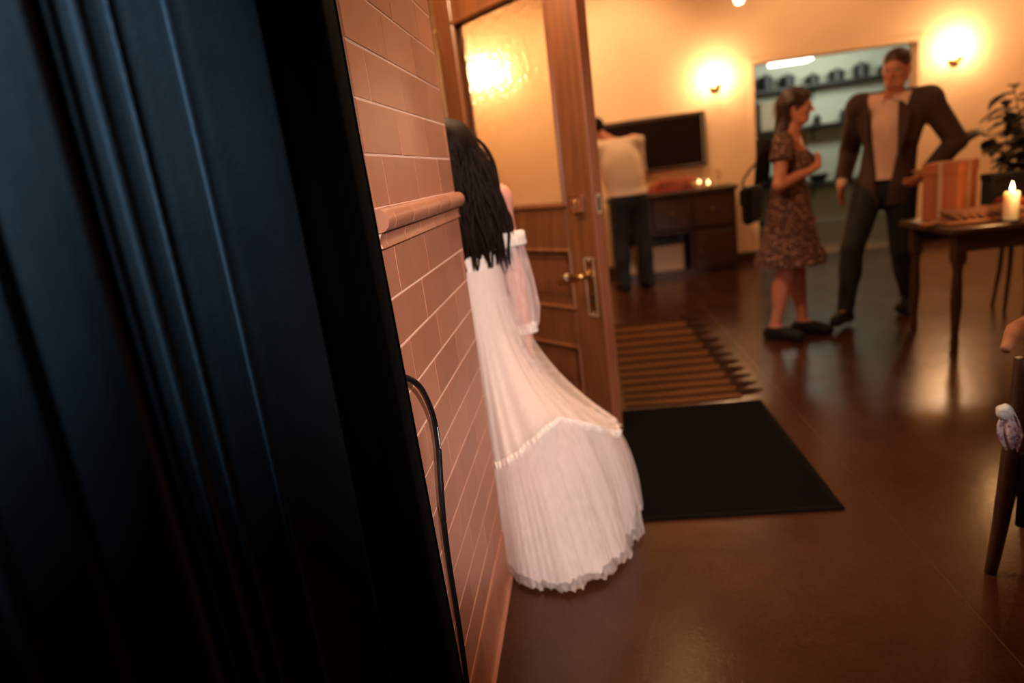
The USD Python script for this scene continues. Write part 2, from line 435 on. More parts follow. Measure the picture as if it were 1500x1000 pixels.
def hand(B, w, d, n, side, s=1., curl=.5):
    """palm, five fingers and thumb: wrist w, fingers along d, palm facing n, thumb towards side"""
    d = unit(d); n = unit(n - d * (n @ d)); side = unit(side - d * (side @ d) - n * (side @ n))
    for x, ln, back in ((.031, .070, 0), (.0105, .079, .004), (-.0105, .074, .001), (-.030, .057, -.008)):
        kn = w + (d * (.088 + back) + side * x) * s
        B.cone(w + (d * .012 + side * x * .5) * s, kn, .0155 * s, .0115 * s, .014)
        p = kn
        for j, fr in enumerate((.48, .30, .22)):
            a = curl * (.35, .95, 1.35)[j]
            e = p + (d * math.cos(a) + n * math.sin(a) + side * x * 1.2) * ln * fr * s
            B.cone(p, e, (.0095, .0088, .0080)[j] * s, (.0088, .0080, .0068)[j] * s, .003)
            p = e
    b = w + (d * .028 + side * .024) * s
    m1 = b + unit(d * .6 + side * .75 + n * .25) * .042 * s
    m2 = m1 + unit(d * .95 + side * .25 + n * .35) * .032 * s
    B.cone(w + d * .015 * s, b, .018 * s, .015 * s, .012)
    B.cone(b, m1, .0140 * s, .0105 * s, .008); B.cone(m1, m2, .0105 * s, .008 * s, .004)


def head(B, c, fwd, up=(0, 0, 1), s=1.):
    r, f, u = frame(fwd, up); ax = np.stack([r, f, u]); P = lambda x, y, z: c + (r * x + f * y + u * z) * s
    B.ell(P(0, -.012, .022), A(.074, .094, .088) * s, ax, .02)                     # skull
    B.ell(P(0, .028, -.035), A(.060, .062, .078) * s, ax, .03)                     # face
    B.cone(P(-.03, .058, -.088), P(.03, .058, -.088), .022 * s, .022 * s, .025)    # chin
    for q in (-1, 1):
        B.cone(P(q * .052, .0, -.05), P(q * .028, .055, -.09), .022 * s, .02 * s, .02)
        B.ell(P(q * .036, .070, -.028), A(.020, .016, .014) * s, ax, .012)         # cheek
        B.ell(P(q * .077, -.004, -.012), A(.009, .020, .031) * s, ax, .006)        # ear
        B.ell(P(q * .031, .098, .004), A(.017, .014, .011) * s, ax, 0, sub=True)   # eye socket
    B.cone(P(-.035, .083, .022), P(.035, .083, .022), .011 * s, .011 * s, .012)    # brow
    B.cone(P(0, .088, .012), P(0, .112, -.026), .008 * s, .012 * s, .010)          # nose
    for q in (-1, 1):
        B.ell(P(q * .012, .102, -.029), A(.008, .009, .007) * s, ax, .006)
    B.cone(P(-.018, .084, -.054), P(.018, .084, -.054), .007 * s, .007 * s, .006)  # lips
    B.cone(P(-.015, .083, -.065), P(.015, .083, -.065), .008 * s, .008 * s, .006)
    return ax


def eyes(parent, c, fwd, up=(0, 0, 1), s=1.):
    r, f, u = frame(fwd, up)
    for q in (-1, 1):
        e = trimesh.creation.icosphere(2, .0125 * s); e.apply_translation(c + (r * q * .031 + f * .079 + u * .004) * s)
        obj('eye', e, 'eye', parent, True)


def body(J, h=.007, parts=('torso', 'arms', 'legs')):
    lo, hi = J['box']
    B = Blob(lo, hi, h)
    limbs(B, J, 0., parts)
    nb = (J['shl'] + J['shr']) / 2 + A(0, 0, .03)
    B.cone(nb - A(0, 0, .02), J['head'] - unit(J.get('hup', A(0, 0, 1))) * .06, .058 * J['size'], .050 * J['size'], .03)
    head(B, J['head'], J['face'], J.get('hup', A(0, 0, 1)), J.get('hs', 1.))
    for s in 'lr':
        d, n, sd, c = J['hand' + s]
        hand(B, J['wr' + s], A(*d), A(*n), A(*sd), J.get('hands', 1.), c)
        t = unit(J['toe' + s]); a = J['an' + s]
        if 'legs' in parts:
            tip = a + t * .15 - A(0, 0, J.get('drop' + s, .055)); heel = a - t * .035 - A(0, 0, J.get('heel' + s, .045))
            B.cone(a, heel, .034, .030, .015); B.cone(a, tip, .034, .024, .02); B.cone(heel, tip, .026, .026, .02, (np.cross(t, A(0, 0, 1)), .9))
            for j in range(5):
                sd = np.cross(t, A(0, 0, 1)) * (j - 2) * .013
                B.cone(tip + sd - t * .01, tip + sd + t * (.028 - abs(j - 1.2) * .004), .010, .008, .006)
    return B.mesh()


def shoe(J, s, h=.006, heel=.0):
    a, t = J['an' + s], unit(J['toe' + s]); sd = np.cross(t, A(0, 0, 1))
    B = Blob(a - .28, a + .28, h)
    tip = a + t * .165 - A(0, 0, J.get('drop' + s, .055)); hl = a - t * .045 - A(0, 0, J.get('heel' + s, .045))
    B.cone(hl, tip, .041, .036, .02, (sd, .92)); B.cone(a + A(0, 0, .0), tip, .046, .036, .03); B.cone(a + A(0, 0, .0), hl, .046, .042, .02)
    B.half(a + A(0, 0, .012), A(0, 0, 1))
    return B.mesh()


# ================================================================== the room
structure('floor', box((-2.6, -2.6, -.08), (5.8, 8.3, 0)), 'floor', label='dark brown polished concrete floor')
joints = [box((-2.6, y - .002, -.001), (5.8, y + .002, .0006)) for y in (1.05, 3.9, 6.75)] + [box((x - .002, -2.6, -.001), (x + .002, 8.3, .0006)) for x in (1.02, 3.85)]
structure('trim_1', cat_(joints), 'dark_wood', label='thin dark saw-cut joints in the concrete floor')
structure('ceiling', box((-2.6, -2.6, 3.75), (5.8, 8.3, 3.85)), 'ceiling')

# far wall with the kitchen doorway
DX0, DX1, DZ = 2.10, 3.88, 2.28
structure('wall_back', cat_([box((-2.6, 8.3, 0), (DX0, 8.48, 3.75)), box((DX1, 8.3, 0), (5.8, 8.48, 3.75)), box((DX0, 8.3, DZ), (DX1, 8.48, 3.75))]), 'plaster', label='warm cream plaster wall with a kitchen doorway')
structure('baseboard_back', cat_([bevel_box((-1.6, 8.27, 0), (DX0, 8.3, .12)), bevel_box((DX1, 8.27, 0), (5.7, 8.3, .12))]), 'dark_wood')
structure('wall_right', box((5.7, -2.6, 0), (5.8, 8.3, 3.75)), 'plaster')
structure('wall_front', box((-2.6, -2.6, 0), (5.8, -2.5, 3.75)), 'plaster_dark')
structure('wall_left', cat_([box((-1.75, 4.22, 0), (-1.6, 8.3, 3.75)), box((-1.75, 4.22, 0), (-.92, 4.34, 3.75))]), 'plaster', label='cream plaster wall beyond the open door')
structure('wall_left', box((-2.5, -2.5, 0), (-2.4, 4.22, 3.75)), 'plaster_dark', label='dim brown wall of the entrance alcove')

# tiled pier at the left: every tile a piece of its own
XW = -.401
pier = thing('wall_left', 'pink terracotta tiled wall pier with a moulded tile rail', None, kind='structure')
Y0, Y1 = 1.247, 2.105
obj('grout_bed', box((-1.0, Y0, 0), (XW - .0012, Y1, 3.75)), 'grout', pier)


def tile_piece(y0, y1, z0, z1, proud=0.):
    g = .0016; h = .0025; c = .0010; x = XW + proud
    o = lambda a, yy, zz: [[a, y, z] for y, z in ((yy[0], zz[0]), (yy[1], zz[0]), (yy[1], zz[1]), (yy[0], zz[1]))]
    v = o(XW - .006, (y0 + g, y1 - g), (z0 + h, z1 - h)) + o(x - .0008, (y0 + g, y1 - g), (z0 + h, z1 - h)) + o(x, (y0 + g + c, y1 - g - c), (z0 + h + c, z1 - h - c))
    f = [[8, 9, 10], [8, 10, 11]]
    for b in (0, 4):
        for i in range(4):
            j = (i + 1) % 4
            f += [[b + i, b + j, b + 4 + j], [b + i, b + 4 + j, b + 4 + i]]
    return trimesh.Trimesh(v, f, process=False)


def course(z0, z1, first):
    cuts = [Y0 + .009] + [y for y in np.arange(first, Y1 - .02, .272) if y > Y0 + .02] + [Y1]
    for a, b in zip(cuts[:-1], cuts[1:]):
        obj('tile', tile_piece(a, b, z0, z1, rng.uniform(-.0006, .0006)), 'tile', pier, False)
    th = np.linspace(0, np.pi / 2, 5)                  # quarter-round edge tile on the near corner
    prof = np.array([[XW - .010 + .010 * math.sin(t), Y0 + .0075 - .010 * math.cos(t) + .0015] for t in th])
    v = np.array([[x, y, z] for z in (z0 + .0015, z1 - .0015) for x, y in np.vstack([prof, [[XW - .02, Y0 + .008]], [[XW - .02, Y0 - .001]]])])
    obj('edge_tile', trimesh.convex.convex_hull(v), 'tile', pier)
    n = 1                                              # and full tiles on the return facing the camera
    for k in range(3):
        obj('tile', box((XW - .02 - .2 * (k + 1) + .002, Y0 - .006, z0 + .0018), (XW - .02 - .2 * k - .002, Y0 + .001, z1 - .0018)), 'tile', pier, False)


P_ = .1018
RAIL0, RAIL1 = 1.289, 1.369
z = RAIL0; k = 0
while z - P_ > .14:
    course(z - P_, z, 1.612 - .272 if k % 2 == 0 else 1.523 - .272)
    z -= P_; k += 1
ZB = z
z = RAIL1; k = 0
while z < 3.6:
    course(z, z + .1035, 1.362 if k % 2 == 0 else 1.262)
    z += .1035; k += 1


def extruded(profile, y0, y1):
    """closed profile in x, z swept from y0 to y1"""
    from shapely.geometry import Polygon
    m = trimesh.creation.extrude_polygon(profile if hasattr(profile, 'exterior') else Polygon(profile).buffer(0), y1 - y0, engine='earcut')
    m.apply_transform(np.array([[1, 0, 0, 0], [0, 0, -1, y1], [0, 1, 0, 0], [0, 0, 0, 1.]]))
    return m


th = np.linspace(-1.35, 1.45, 11)
roll = [(XW - .004, 1.369)] + [(XW + .006 + .021 * math.cos(t), 1.345 + .023 * math.sin(t)) for t in th[::-1]] + [(XW + .004, 1.322), (XW - .004, 1.320)]
cove = [(XW - .004, 1.3205)] + [(XW + .0075 - .005 * math.sin(t * math.pi), 1.3205 - .029 * t) for t in np.linspace(0, 1, 7)] + [(XW - .004, 1.2905)]
from shapely.geometry import Polygon as Poly
for prof in (roll, cove):
    obj('rail_joint', extruded(Poly(prof).buffer(0).buffer(-.0009), Y0, Y1), 'grout', pier)
cuts = [Y0 - .002] + [1.30 + .148 * i for i in range(6)]
cuts[-1] = Y1 + .012
for a, b in zip(cuts[:-1], cuts[1:]):
    obj('rail_tile', extruded(roll, a + .0016, b - .0016), 'tile', pier, 40)
cuts = [Y0 - .001, 1.285, 1.433, 1.581, 1.729, 1.877, 2.025, Y1]
for a, b in zip(cuts[:-1], cuts[1:]):
    obj('cove_tile', extruded(cove, a + .0016, b - .0016), 'tile', pier, 40)
for a in np.arange(Y0, Y1 - .01, .272):
    b = min(a + .272, Y1)
    prof = [(XW - .004, ZB - .002), (XW + .003, ZB - .002), (XW + .006, ZB - .02), (XW + .006, .035), (XW + .014, .012), (XW + .024, .001), (XW - .004, .001)]
    obj('base_tile', extruded(prof, a + .0012, b - .0012), 'tile', pier, 20)

# ================================================================== curtains at the left
def curtain(name, label, controls, m='velvet', top=2.75, thick=.004, flare=0.):
    from scipy.interpolate import PchipInterpolator
    c = np.array(controls, float)
    u = np.linspace(c[0, 0], c[-1, 0], 420)
    Y = PchipInterpolator(c[:, 0], c[:, 1])(u)
    from scipy.ndimage import gaussian_filter1d
    Y = gaussian_filter1d(Y, 1.0, mode='nearest')
    X = np.array([ray_xy(col) for col in u]) * Y
    zz = np.linspace(.02, top, 44)
    Pz = np.zeros((len(zz), len(u), 3))
    for i, zv in enumerate(zz):
        t = zv / top
        wob = .010 * (meshkit.noise(np.c_[u * .013, np.full(len(u), zv * 1.3), np.zeros(len(u))], 3) - .5) * (1 - t * .3)
        Pz[i] = np.c_[X + wob * .6 + flare * max(0., 1 - zv / 1.5), Y + wob, np.full(len(u), zv)]
    t = thing(name, label, 'curtain', group=None)
    obj('drape', sheet(Pz, thick), m, t, True)
    e = Pz[:, -1]
    s = np.stack([e + A(-.016, -.0035, 0), e + A(.0015, -.003, 0), e + A(.0025, .003, 0), e + A(-.016, .006, 0)], 1)
    obj('side_hem', sheet(s, closed=True), m, t, 40)
    b = Pz[0, ::6]
    obj('bottom_hem', sheet(np.stack([b + A(0, -.005, .075), b + A(0, -.007, .04), b + A(0, -.006, -.012), b + A(0, .008, -.012), b + A(0, .008, .07)], 0)), m, t, 40)
    r0, r1 = Pz[-1, 0] + A(-.05, .02, -.03), Pz[-1, -1] + A(.02, .02, -.03)
    for k in range(9):
        p = r0 + (r1 - r0) * (k + .5) / 9
        ring = trimesh.creation.torus(.022, .003, 20, 8); ring.apply_transform(trimesh.transformations.rotation_matrix(np.pi / 2, [0, 1, 0])); ring.apply_translation(p + A(0, 0, .045))
        obj('ring', ring, 'black', t)
    return r0, r1


ra, rb = curtain('curtain', 'broad navy velvet curtain with many soft upright folds, nearest the camera', [
    (-480, .60), (-430, .58), (-390, .605), (-340, .60), (-300, .575), (-262, .605), (-225, .61), (-190, .61), (-150, .60), (-110, .66), (-60, .668), (-30, .660), (0, .648), (22, .642), (34, .650), (41, .690), (49, .742), (56, .736), (64, .722), (74, .752), (84, .768), (97, .762), (106, .744), (116, .782), (134, .818),
    (145, .824), (150, .796), (156, .832), (185, .862), (215, .884), (230, .893), (237, .858), (244, .892), (270, .915), (310, .945), (350, .962), (368, .965)])
r2a, r2b = curtain('curtain', 'narrow curtain panel blackened to stand for shade between the navy curtain and tiled wall', [
    (330, 1.00), (352, 1.03), (372, 1.06), (395, 1.085), (420, 1.095), (440, 1.082), (455, 1.055), (470, 1.075), (482, 1.12), (490, 1.165)], 'shaded_velvet', flare=.020)
rod = thing('curtain_rod', 'black curtain rod above the velvet curtains', 'curtain rod')
rp = spline([ra + A(-.3, -.2, .066), ra + A(0, 0, .066), rb + A(0, 0, .066), r2a + A(0, 0, .066), r2b + A(0, 0, .066)], 40)
obj('rod', tube(rp, .011, 12), 'black', rod)
for e in (rp[0], rp[-1]):
    s = trimesh.creation.icosphere(2, .022); s.apply_translation(e); obj('finial', s, 'black', rod)

# black cable looping out from behind the curtain, with a strip of worn print
cp = spline([(-.56, 1.19, .90), (-.50, 1.195, .99), (-.44, 1.205, 1.035), (-.395, 1.222, 1.034), (-.378, 1.248, 1.012), (-.375, 1.287, .976), (-.377, 1.325, .930), (-.379, 1.350, .878), (-.380, 1.352, .83),
             (-.381, 1.33, .757), (-.382, 1.303, .67), (-.383, 1.292, .588), (-.385, 1.293, .496), (-.387, 1.298, .417), (-.387, 1.29, .30), (-.387, 1.275, .15), (-.385, 1.26, .04), (-.388, 1.25, .010)], 160)
cable = thing('cable', 'black cable looping down the tiled wall from behind the curtain', 'cable')
obj('cord', tube(cp, .0068, 12), 'cable', cable, True)
pr = []
seg = cp[62:76]
i0 = int(np.argmin(np.linalg.norm(cp - A(-.380, 1.352, .845), axis=1)))
seg = cp[i0 - 3:i0 + 4]
for s_ in np.linspace(0, 1, 15):                       # worn, unreadable marks along the cord
    c = seg[0] + (seg[-1] - seg[0]) * s_
    w = rng.uniform(.0012, .0030); h = rng.uniform(.0010, .0026)
    pr.append(box(c + A(.0052, -.0058 - .0007, -w / 2) , c + A(.0066, -.0058 + h, w / 2)))
obj('worn_print', cat_(pr), 'pale_cloth', cable, False, label='worn pale lettering on the cord')

# ================================================================== the open door
DO = A(.052, 3.215, 0)                                 # free edge, on the face towards the camera
DD = unit(A(-.693, .721, 0)); DN = A(-DD[1], DD[0], 0)  # along the door; face normal towards the camera
DW, DH, DT = 1.16, 2.62, .062
loc = lambda m: placed(m, DO, DD, -DN, A(0, 0, 1))     # local: k along the door, depth into the door, height
door = thing('door_1', 'open brown wooden door with a large frosted glass pane', None, kind='structure')
K0, K1, GZ0, GZ1 = .205, .985, 1.215, 2.255
obj('stile', loc(bevel_box((0, 0, .02), (K0, DT, DH), .005)), 'wood', door)
obj('stile', loc(bevel_box((K1, 0, .02), (DW, DT, DH), .005)), 'wood', door)
for z0, z1 in ((.02, .20), (.465, .68), (.985, GZ0), (GZ1, DH)):
    obj('rail', loc(bevel_box((K0, .001, z0), (K1, DT - .001, z1), .004)), 'wood', door)
for z0, z1 in ((.20, .465), (.68, .985)):
    obj('panel', loc(box((K0, .026, z0), (K1, DT - .02, z1))), 'wood', door)
    o = [(K0 + .045, z0 + .045), (K1 - .045, z0 + .045), (K1 - .045, z1 - .045), (K0 + .045, z1 - .045)]; i_ = [(K0 + .085, z0 + .085), (K1 - .085, z0 + .085), (K1 - .085, z1 - .085), (K0 + .085, z1 - .085)]
    v = [(k, .027, z) for k, z in o] + [(k, .012, z) for k, z in i_]
    obj('raised_field', loc(trimesh.convex.convex_hull(np.array(v))), 'wood', door)
    for (a, b) in (((K0, z0), (K1, z0)), ((K0, z1), (K1, z1)), ((K0, z0), (K0, z1)), ((K1, z0), (K1, z1))):
        lo = (min(a[0], b[0]) - .012, -.010, min(a[1], b[1]) - .012); hi = (max(a[0], b[0]) + .012, .026, max(a[1], b[1]) + .012)
        obj('moulding', loc(bevel_box(lo, hi, .011)), 'wood', door)
for (a, b) in (((K0, GZ0), (K1, GZ0)), ((K0, GZ1), (K1, GZ1)), ((K0, GZ0), (K0, GZ1)), ((K1, GZ0), (K1, GZ1))):
    for y0, y1 in ((-.010, .020), (DT - .02, DT + .010)):
        obj('glazing_bead', loc(bevel_box((min(a[0], b[0]) - .014, y0, min(a[1], b[1]) - .014), (max(a[0], b[0]) + .014, y1, max(a[1], b[1]) + .014), .009)), 'wood', door)
obj('glass_pane', loc(box((K0, .026, GZ0), (K1, .034, GZ1))), 'glass', door, False, label='frosted textured glass pane')
obj('edge_strip', loc(bevel_box((-.004, -.001, .02), (.004, DT + .001, DH), .002)), 'wood_edge', door, label='reddish edge of the open door')


def ring_plate(k0, k1, z0, z1, y, t, w):
    return cat_([box((k0, y - t, z0), (k1, y, z0 + w)), box((k0, y - t, z1 - w), (k1, y, z1)), box((k0, y - t, z0), (k0 + w, y, z1)), box((k1 - w, y - t, z0), (k1, y, z1))])


lk = obj('deadbolt_box', loc(bevel_box((.062, -.020, 1.178), (.140, 0, 1.262), .004)), 'wood_edge', door, label='square deadbolt case with a pale rim')
obj('rim', loc(ring_plate(.062, .140, 1.178, 1.262, -.020, .0025, .0055)), 'brass', lk)
obj('thumb_turn', loc(cat_([bevel_box((.094, -.036, 1.198), (.108, -.020, 1.244), .004), trimesh.creation.cylinder(.016, .004, transform=trimesh.transformations.compose_matrix(angles=(np.pi / 2, 0, 0), translate=(.101, -.022, 1.221)))])), 'brass', lk)
ep = obj('latch_plate', loc(cat_([box((-.0062, .016, 1.165), (-.004, .046, 1.18)), box((-.0062, .016, 1.245), (-.004, .046, 1.262)), box((-.0062, .016, 1.165), (-.004, .022, 1.262)), box((-.0062, .040, 1.165), (-.004, .046, 1.262))])), 'steel', door, label='pale metal latch plate on the door edge')
obj('bolt_hole', loc(box((-.0050, .022, 1.18), (-.0042, .040, 1.245))), 'black', ep)
sp = [loc(trimesh.creation.icosphere(1, .0035, )) for _ in ()]
# mortice lock plates and lever handles on both faces
es = obj('escutcheon', loc(bevel_box((.030, -.007, .655), (.098, 0, .955), .004)), 'brass', door, label='tall aged brass lock plate')
obj('plate_rim', loc(ring_plate(.030, .098, .655, .955, -.007, .002, .005)), 'steel', es)
for zz_ in (.668, .942):
    c = trimesh.creation.cylinder(.0055, .004, sections=12); c.apply_transform(trimesh.transformations.rotation_matrix(np.pi / 2, [1, 0, 0])); c.apply_translation((.064, -.009, zz_)); obj('screw', loc(c), 'steel', es)
kh = cat_([trimesh.creation.cylinder(.007, .012, sections=14, transform=trimesh.transformations.compose_matrix(angles=(np.pi / 2, 0, 0), translate=(.064, -.010, .755))), bevel_box((.060, -.016, .722), (.068, -.004, .752), .002)])
obj('keyhole', loc(kh), 'black', es)


def lever(sign, y, name, label):
    s = spline([(.064, y, .868), (.064, y + sign * .035, .868), (.070, y + sign * .055, .868), (.10, y + sign * .062, .866), (.165, y + sign * .060, .862)], 30)
    r = np.interp(np.linspace(0, 1, 30), [0, .3, .5, 1], [.013, .011, .0125, .0155])
    m = tube(s, r, 14)
    h = obj(name, loc(m), 'brass', door, label=label)
    cap = lathe([(0, 0), (.0185, 0), (.020, .004), (.0185, .010), (.012, .014), (0, .015)], 18)
    cap.apply_transform(trimesh.transformations.rotation_matrix(np.pi / 2, [0, 1, 0])); cap.apply_translation((.163, y + sign * .060, .862))
    obj('end_cap', loc(cap), 'steel', h)
    rose = lathe([(0, 0), (.030, 0), (.030, .006), (.020, .012), (.014, .03), (0, .03)], 20)
    rose.apply_transform(trimesh.transformations.rotation_matrix(np.pi / 2 * sign * -1, [1, 0, 0])); rose.apply_translation((.064, y, .868))
    obj('rose', loc(rose), 'brass', h)


lever(-1, -.007, 'lever_handle', 'brass lever handle on the near face')
obj('escutcheon', loc(bevel_box((.030, DT, .655), (.098, DT + .007, .955), .004)), 'brass', door)
lever(1, DT + .007, 'lever_handle', 'brass lever handle standing out beyond the door edge')
for zz_ in (.35, 1.2, 2.2):
    obj('hinge', loc(cat_([trimesh.creation.cylinder(.010, .11, sections=12, transform=trimesh.transformations.translation_matrix((DW + .008, .004, zz_))), box((DW - .03, -.003, zz_ - .05), (DW, 0, zz_ + .05))])), 'brass', door)
# door frame: hinge post beyond the door and the timber lining of the pier end
structure('trim_2', cat_([bevel_box((-1.20, 4.10, 0), (-.78, 4.34, 3.7), .012), bevel_box((-1.20, 4.04, 0), (-.93, 4.10, 3.7), .008)]), 'wood', label='wooden door post at the hinge side of the open door')
structure('trim_3', cat_([bevel_box((-1.0, Y1, 0), (XW - .012, Y1 + .028, 3.2), .006), bevel_box((-.50, Y1 + .02, 0), (-.44, Y1 + .045, 3.2), .008)]), 'wood', label='wooden lining at the end of the tiled pier')

# ================================================================== kitchen behind the doorway
structure('wall_back', cat_([box((.9, 11.5, 0), (5.4, 11.6, 2.75))]), 'kitchen_wall', label='grey green kitchen wall behind the shelves')
structure('wall_left', box((.8, 8.48, 0), (.9, 11.6, 2.75)), 'kitchen_wall')
structure('wall_right', box((5.4, 8.48, 0), (5.5, 11.6, 2.75)), 'kitchen_wall')
structure('ceiling', box((.8, 8.48, 2.75), (5.5, 11.6, 2.83)), 'kitchen_wall')
structure('floor', box((.8, 8.3, -.08), (5.5, 11.6, -.001)), 'kitchen_floor', label='tan kitchen floor')
structure('trim_4', cat_([bevel_box((DX0 - .06, 8.285, 0), (DX0 + .005, 8.49, DZ + .06)), bevel_box((DX1 - .005, 8.285, 0), (DX1 + .06, 8.49, DZ + .06)), bevel_box((DX0 - .002, 8.285, DZ - .005), (DX1 + .002, 8.49, DZ + .06))]), 'plaster', label='plastered frame of the kitchen doorway')
lamp = thing('kitchen_ceiling_lamp', 'bright white rectangular lamp hanging in the kitchen', 'lamp')
obj('housing', bevel_box((2.78, 9.95, 2.455), (3.34, 10.30, 2.52), .01), 'shelf_metal', lamp)
obj('diffuser', bevel_box((2.80, 9.97, 2.41), (3.32, 10.28, 2.455), .01), 'tube_glow', lamp)
for x in (2.88, 3.24):
    obj('suspension_rod', tube([(x, 10.12, 2.52), (x, 10.12, 2.75)], .006), 'shelf_metal', lamp)
for i, (sz, what) in enumerate(((2.13, 'top'), (1.52, 'middle'), (.62, 'bottom'))):
    s = thing('wall_shelf', f'long dark {what} shelf on the kitchen wall', 'shelf')
    obj('board', bevel_box((1.6, 11.10, sz), (5.2, 11.5, sz + .04), .006), 'shelf_metal', s)
    for x in (1.8, 2.8, 3.8, 4.9):
        obj('bracket', cat_([box((x, 11.14, sz - .02), (x + .02, 11.5, sz)), box((x, 11.47, sz - .2), (x + .02, 11.5, sz))]), 'shelf_metal', s)
ORD = ['first', 'second', 'third', 'fourth', 'fifth', 'sixth', 'seventh', 'eighth', 'ninth', 'tenth']
names = {0: ('stock_pot', 'dark stock pot on the top kitchen shelf'), 1: ('storage_jar', 'dark lidded jar on the middle kitchen shelf'), 2: ('mixing_bowl', 'dark bowl on the bottom kitchen shelf')}
for i, sz in enumerate((2.17, 1.56, .66)):
    nm, lb = names[i]
    xs = np.arange(3.02, 5.2, .36 if i == 0 else .40); xs = xs + rng.uniform(-.02, .02, len(xs)); q = -1
    for x in xs:
        if i == 1 and x < 3.5:
            continue
        q += 1
        h, r = (rng.uniform(.10, .20), rng.uniform(.09, .115)) if i == 0 else (rng.uniform(.08, .17), rng.uniform(.05, .09)) if i == 1 else (rng.uniform(.09, .13), rng.uniform(.11, .16))
        t = thing(nm, lb.replace('dark', f'{ORD[q]} from left, dark', 1), {'stock_pot': 'pot', 'storage_jar': 'jar', 'mixing_bowl': 'bowl'}[nm], 'dark vessels on the kitchen shelves: ' + nm.replace('_', ' ') + 's', (x, 11.29, sz))
        if i == 2:
            obj('bowl_wall', lathe([(0, 0), (r * .5, 0), (r * .85, h * .55), (r, h), (r * .94, h), (r * .78, h * .55), (0, .015)], 18), 'shelf_metal', t)
            obj('foot_ring', lathe([(r * .3, 0), (r * .52, 0), (r * .5, .012), (r * .3, .012)], 18), 'shelf_metal', t)
        else:
            obj('vessel_wall', lathe([(0, 0), (r * .95, 0), (r, .02), (r, h), (r * .95, h), (r * .95, .02), (0, .02)], 18), 'shelf_metal', t)
            obj('lid', lathe([(0, h), (r * 1.03, h), (r * 1.02, h + .012), (r * .3, h + .03), (.02, h + .032), (.024, h + .055), (0, h + .06)], 18), 'shelf_metal', t)
            if i == 0:
                for sg in (-1, 1):
                    obj('handle', tube(spline([(sg * r, -.04, h * .7), (sg * (r + .04), -.03, h * .72), (sg * (r + .04), .03, h * .72), (sg * r, .04, h * .7)], 12), .007, 6), 'shelf_metal', t)
bx = thing('cardboard_box', 'pale cardboard box on the middle kitchen shelf by the doorway edge', 'box')
obj('carton', bevel_box((2.90, 11.12, 1.56), (3.33, 11.44, 1.98), .004), 'tan_card', bx)
obj('lid_flap', bevel_box((2.895, 11.11, 1.93), (3.335, 11.45, 1.99), .004), 'tan_card', bx)
obj('tape', box((3.09, 11.1085, 1.75), (3.14, 11.11, 1.99)), 'bread', bx)
wt = thing('steel_worktable', 'low dark steel worktable in the kitchen', 'table')
obj('worktop', bevel_box((1.9, 9.9, .84), (3.1, 10.6, .88), .006), 'shelf_metal', wt)
for x in (1.95, 3.03):
    for y in (9.95, 10.53):
        obj('leg', bevel_box((x, y, 0), (x + .04, y + .04, .84), .004), 'shelf_metal', wt)
obj('undershelf', bevel_box((1.95, 9.95, .2), (3.07, 10.57, .23), .004), 'shelf_metal', wt)

# ================================================================== lamps on the far wall
def sconce(x, z, label, r=.085, y=8.3):
    t = thing('wall_sconce', label, 'wall lamp', None, (x, y, z))
    bk = lathe([(0, 0), (.07, 0), (.07, .012), (.05, .022), (0, .024)], 20); bk.apply_transform(trimesh.transformations.rotation_matrix(np.pi / 2, [1, 0, 0]))
    obj('back_plate', bk, 'brass', t)
    obj('arm', tube(spline([(0, -.02, 0), (0, -.09, -.03), (0, -.15, -.02), (0, -.15, .0)], 20), .009, 8), 'brass', t)
    obj('shade_holder', lathe([(0, -.01), (.03, -.01), (.036, .02), (.03, .03), (0, .03)], 16, (0, -.15, 0)), 'brass', t)
    g = trimesh.creation.icosphere(3, r); g.apply_translation((0, -.15, r + .02)); obj('globe', g, 'lamp_glow', t, True, label='glowing round glass globe')
    light('SphereLight', f'sconce_light_{used[("/World", "wall_sconce")]}', A(x, y - .15, z + r + .02), WARM, 9, Radius=r * 1.02)


sconce(4.27, 2.02, 'large glowing wall lamp to the right of the kitchen doorway', .10)
sconce(1.66, 2.09, 'small glowing wall lamp between the dark screen and kitchen doorway', .06)
sconce(-1.02, 2.46, 'glowing wall lamp seen through the frosted door pane', .115)
pd = thing('pendant_lamp', 'small glowing pendant bulb at the top above the far wall lamp', 'pendant lamp')
px_ = A(1.80, 7.6, 2.86)
obj('cord', tube([px_ + A(0, 0, .10), A(1.80, 7.6, 3.75)], .004), 'black', pd)
obj('socket', lathe([(0, .06), (.018, .06), (.02, .09), (.016, .12), (0, .12)], 14, px_), 'brass', pd)
g = lathe([(0, -.06), (.03, -.052), (.05, -.02), (.048, .015), (.025, .055), (.017, .066), (0, .066)], 18, px_); obj('bulb', g, 'lamp_glow', pd, True)

# dark screen and bar
tv = thing('wall_screen', 'wide dark glossy screen on the far wall behind the bar', 'screen')
obj('panel', box((.30, 8.235, 1.235), (1.50, 8.262, 1.825)), 'screen', tv, False)
for lo, hi in (((.28, 8.225, 1.80), (1.52, 8.275, 1.845)), ((.28, 8.225, 1.215), (1.52, 8.275, 1.25)), ((.28, 8.225, 1.215), (.315, 8.275, 1.845)), ((1.485, 8.225, 1.215), (1.52, 8.275, 1.845))):
    obj('bezel', bevel_box(lo, hi, .006), 'dark_wood', tv)
obj('edge_bead', box((1.478, 8.220, 1.25), (1.486, 8.236, 1.80)), 'steel', tv, label='thin pale strip standing in for a glint at the screen edge')  # pale strip painted in for the glint along the frame
obj('bracket', box((.7, 8.275, 1.4), (1.1, 8.3, 1.7)), 'black', tv)

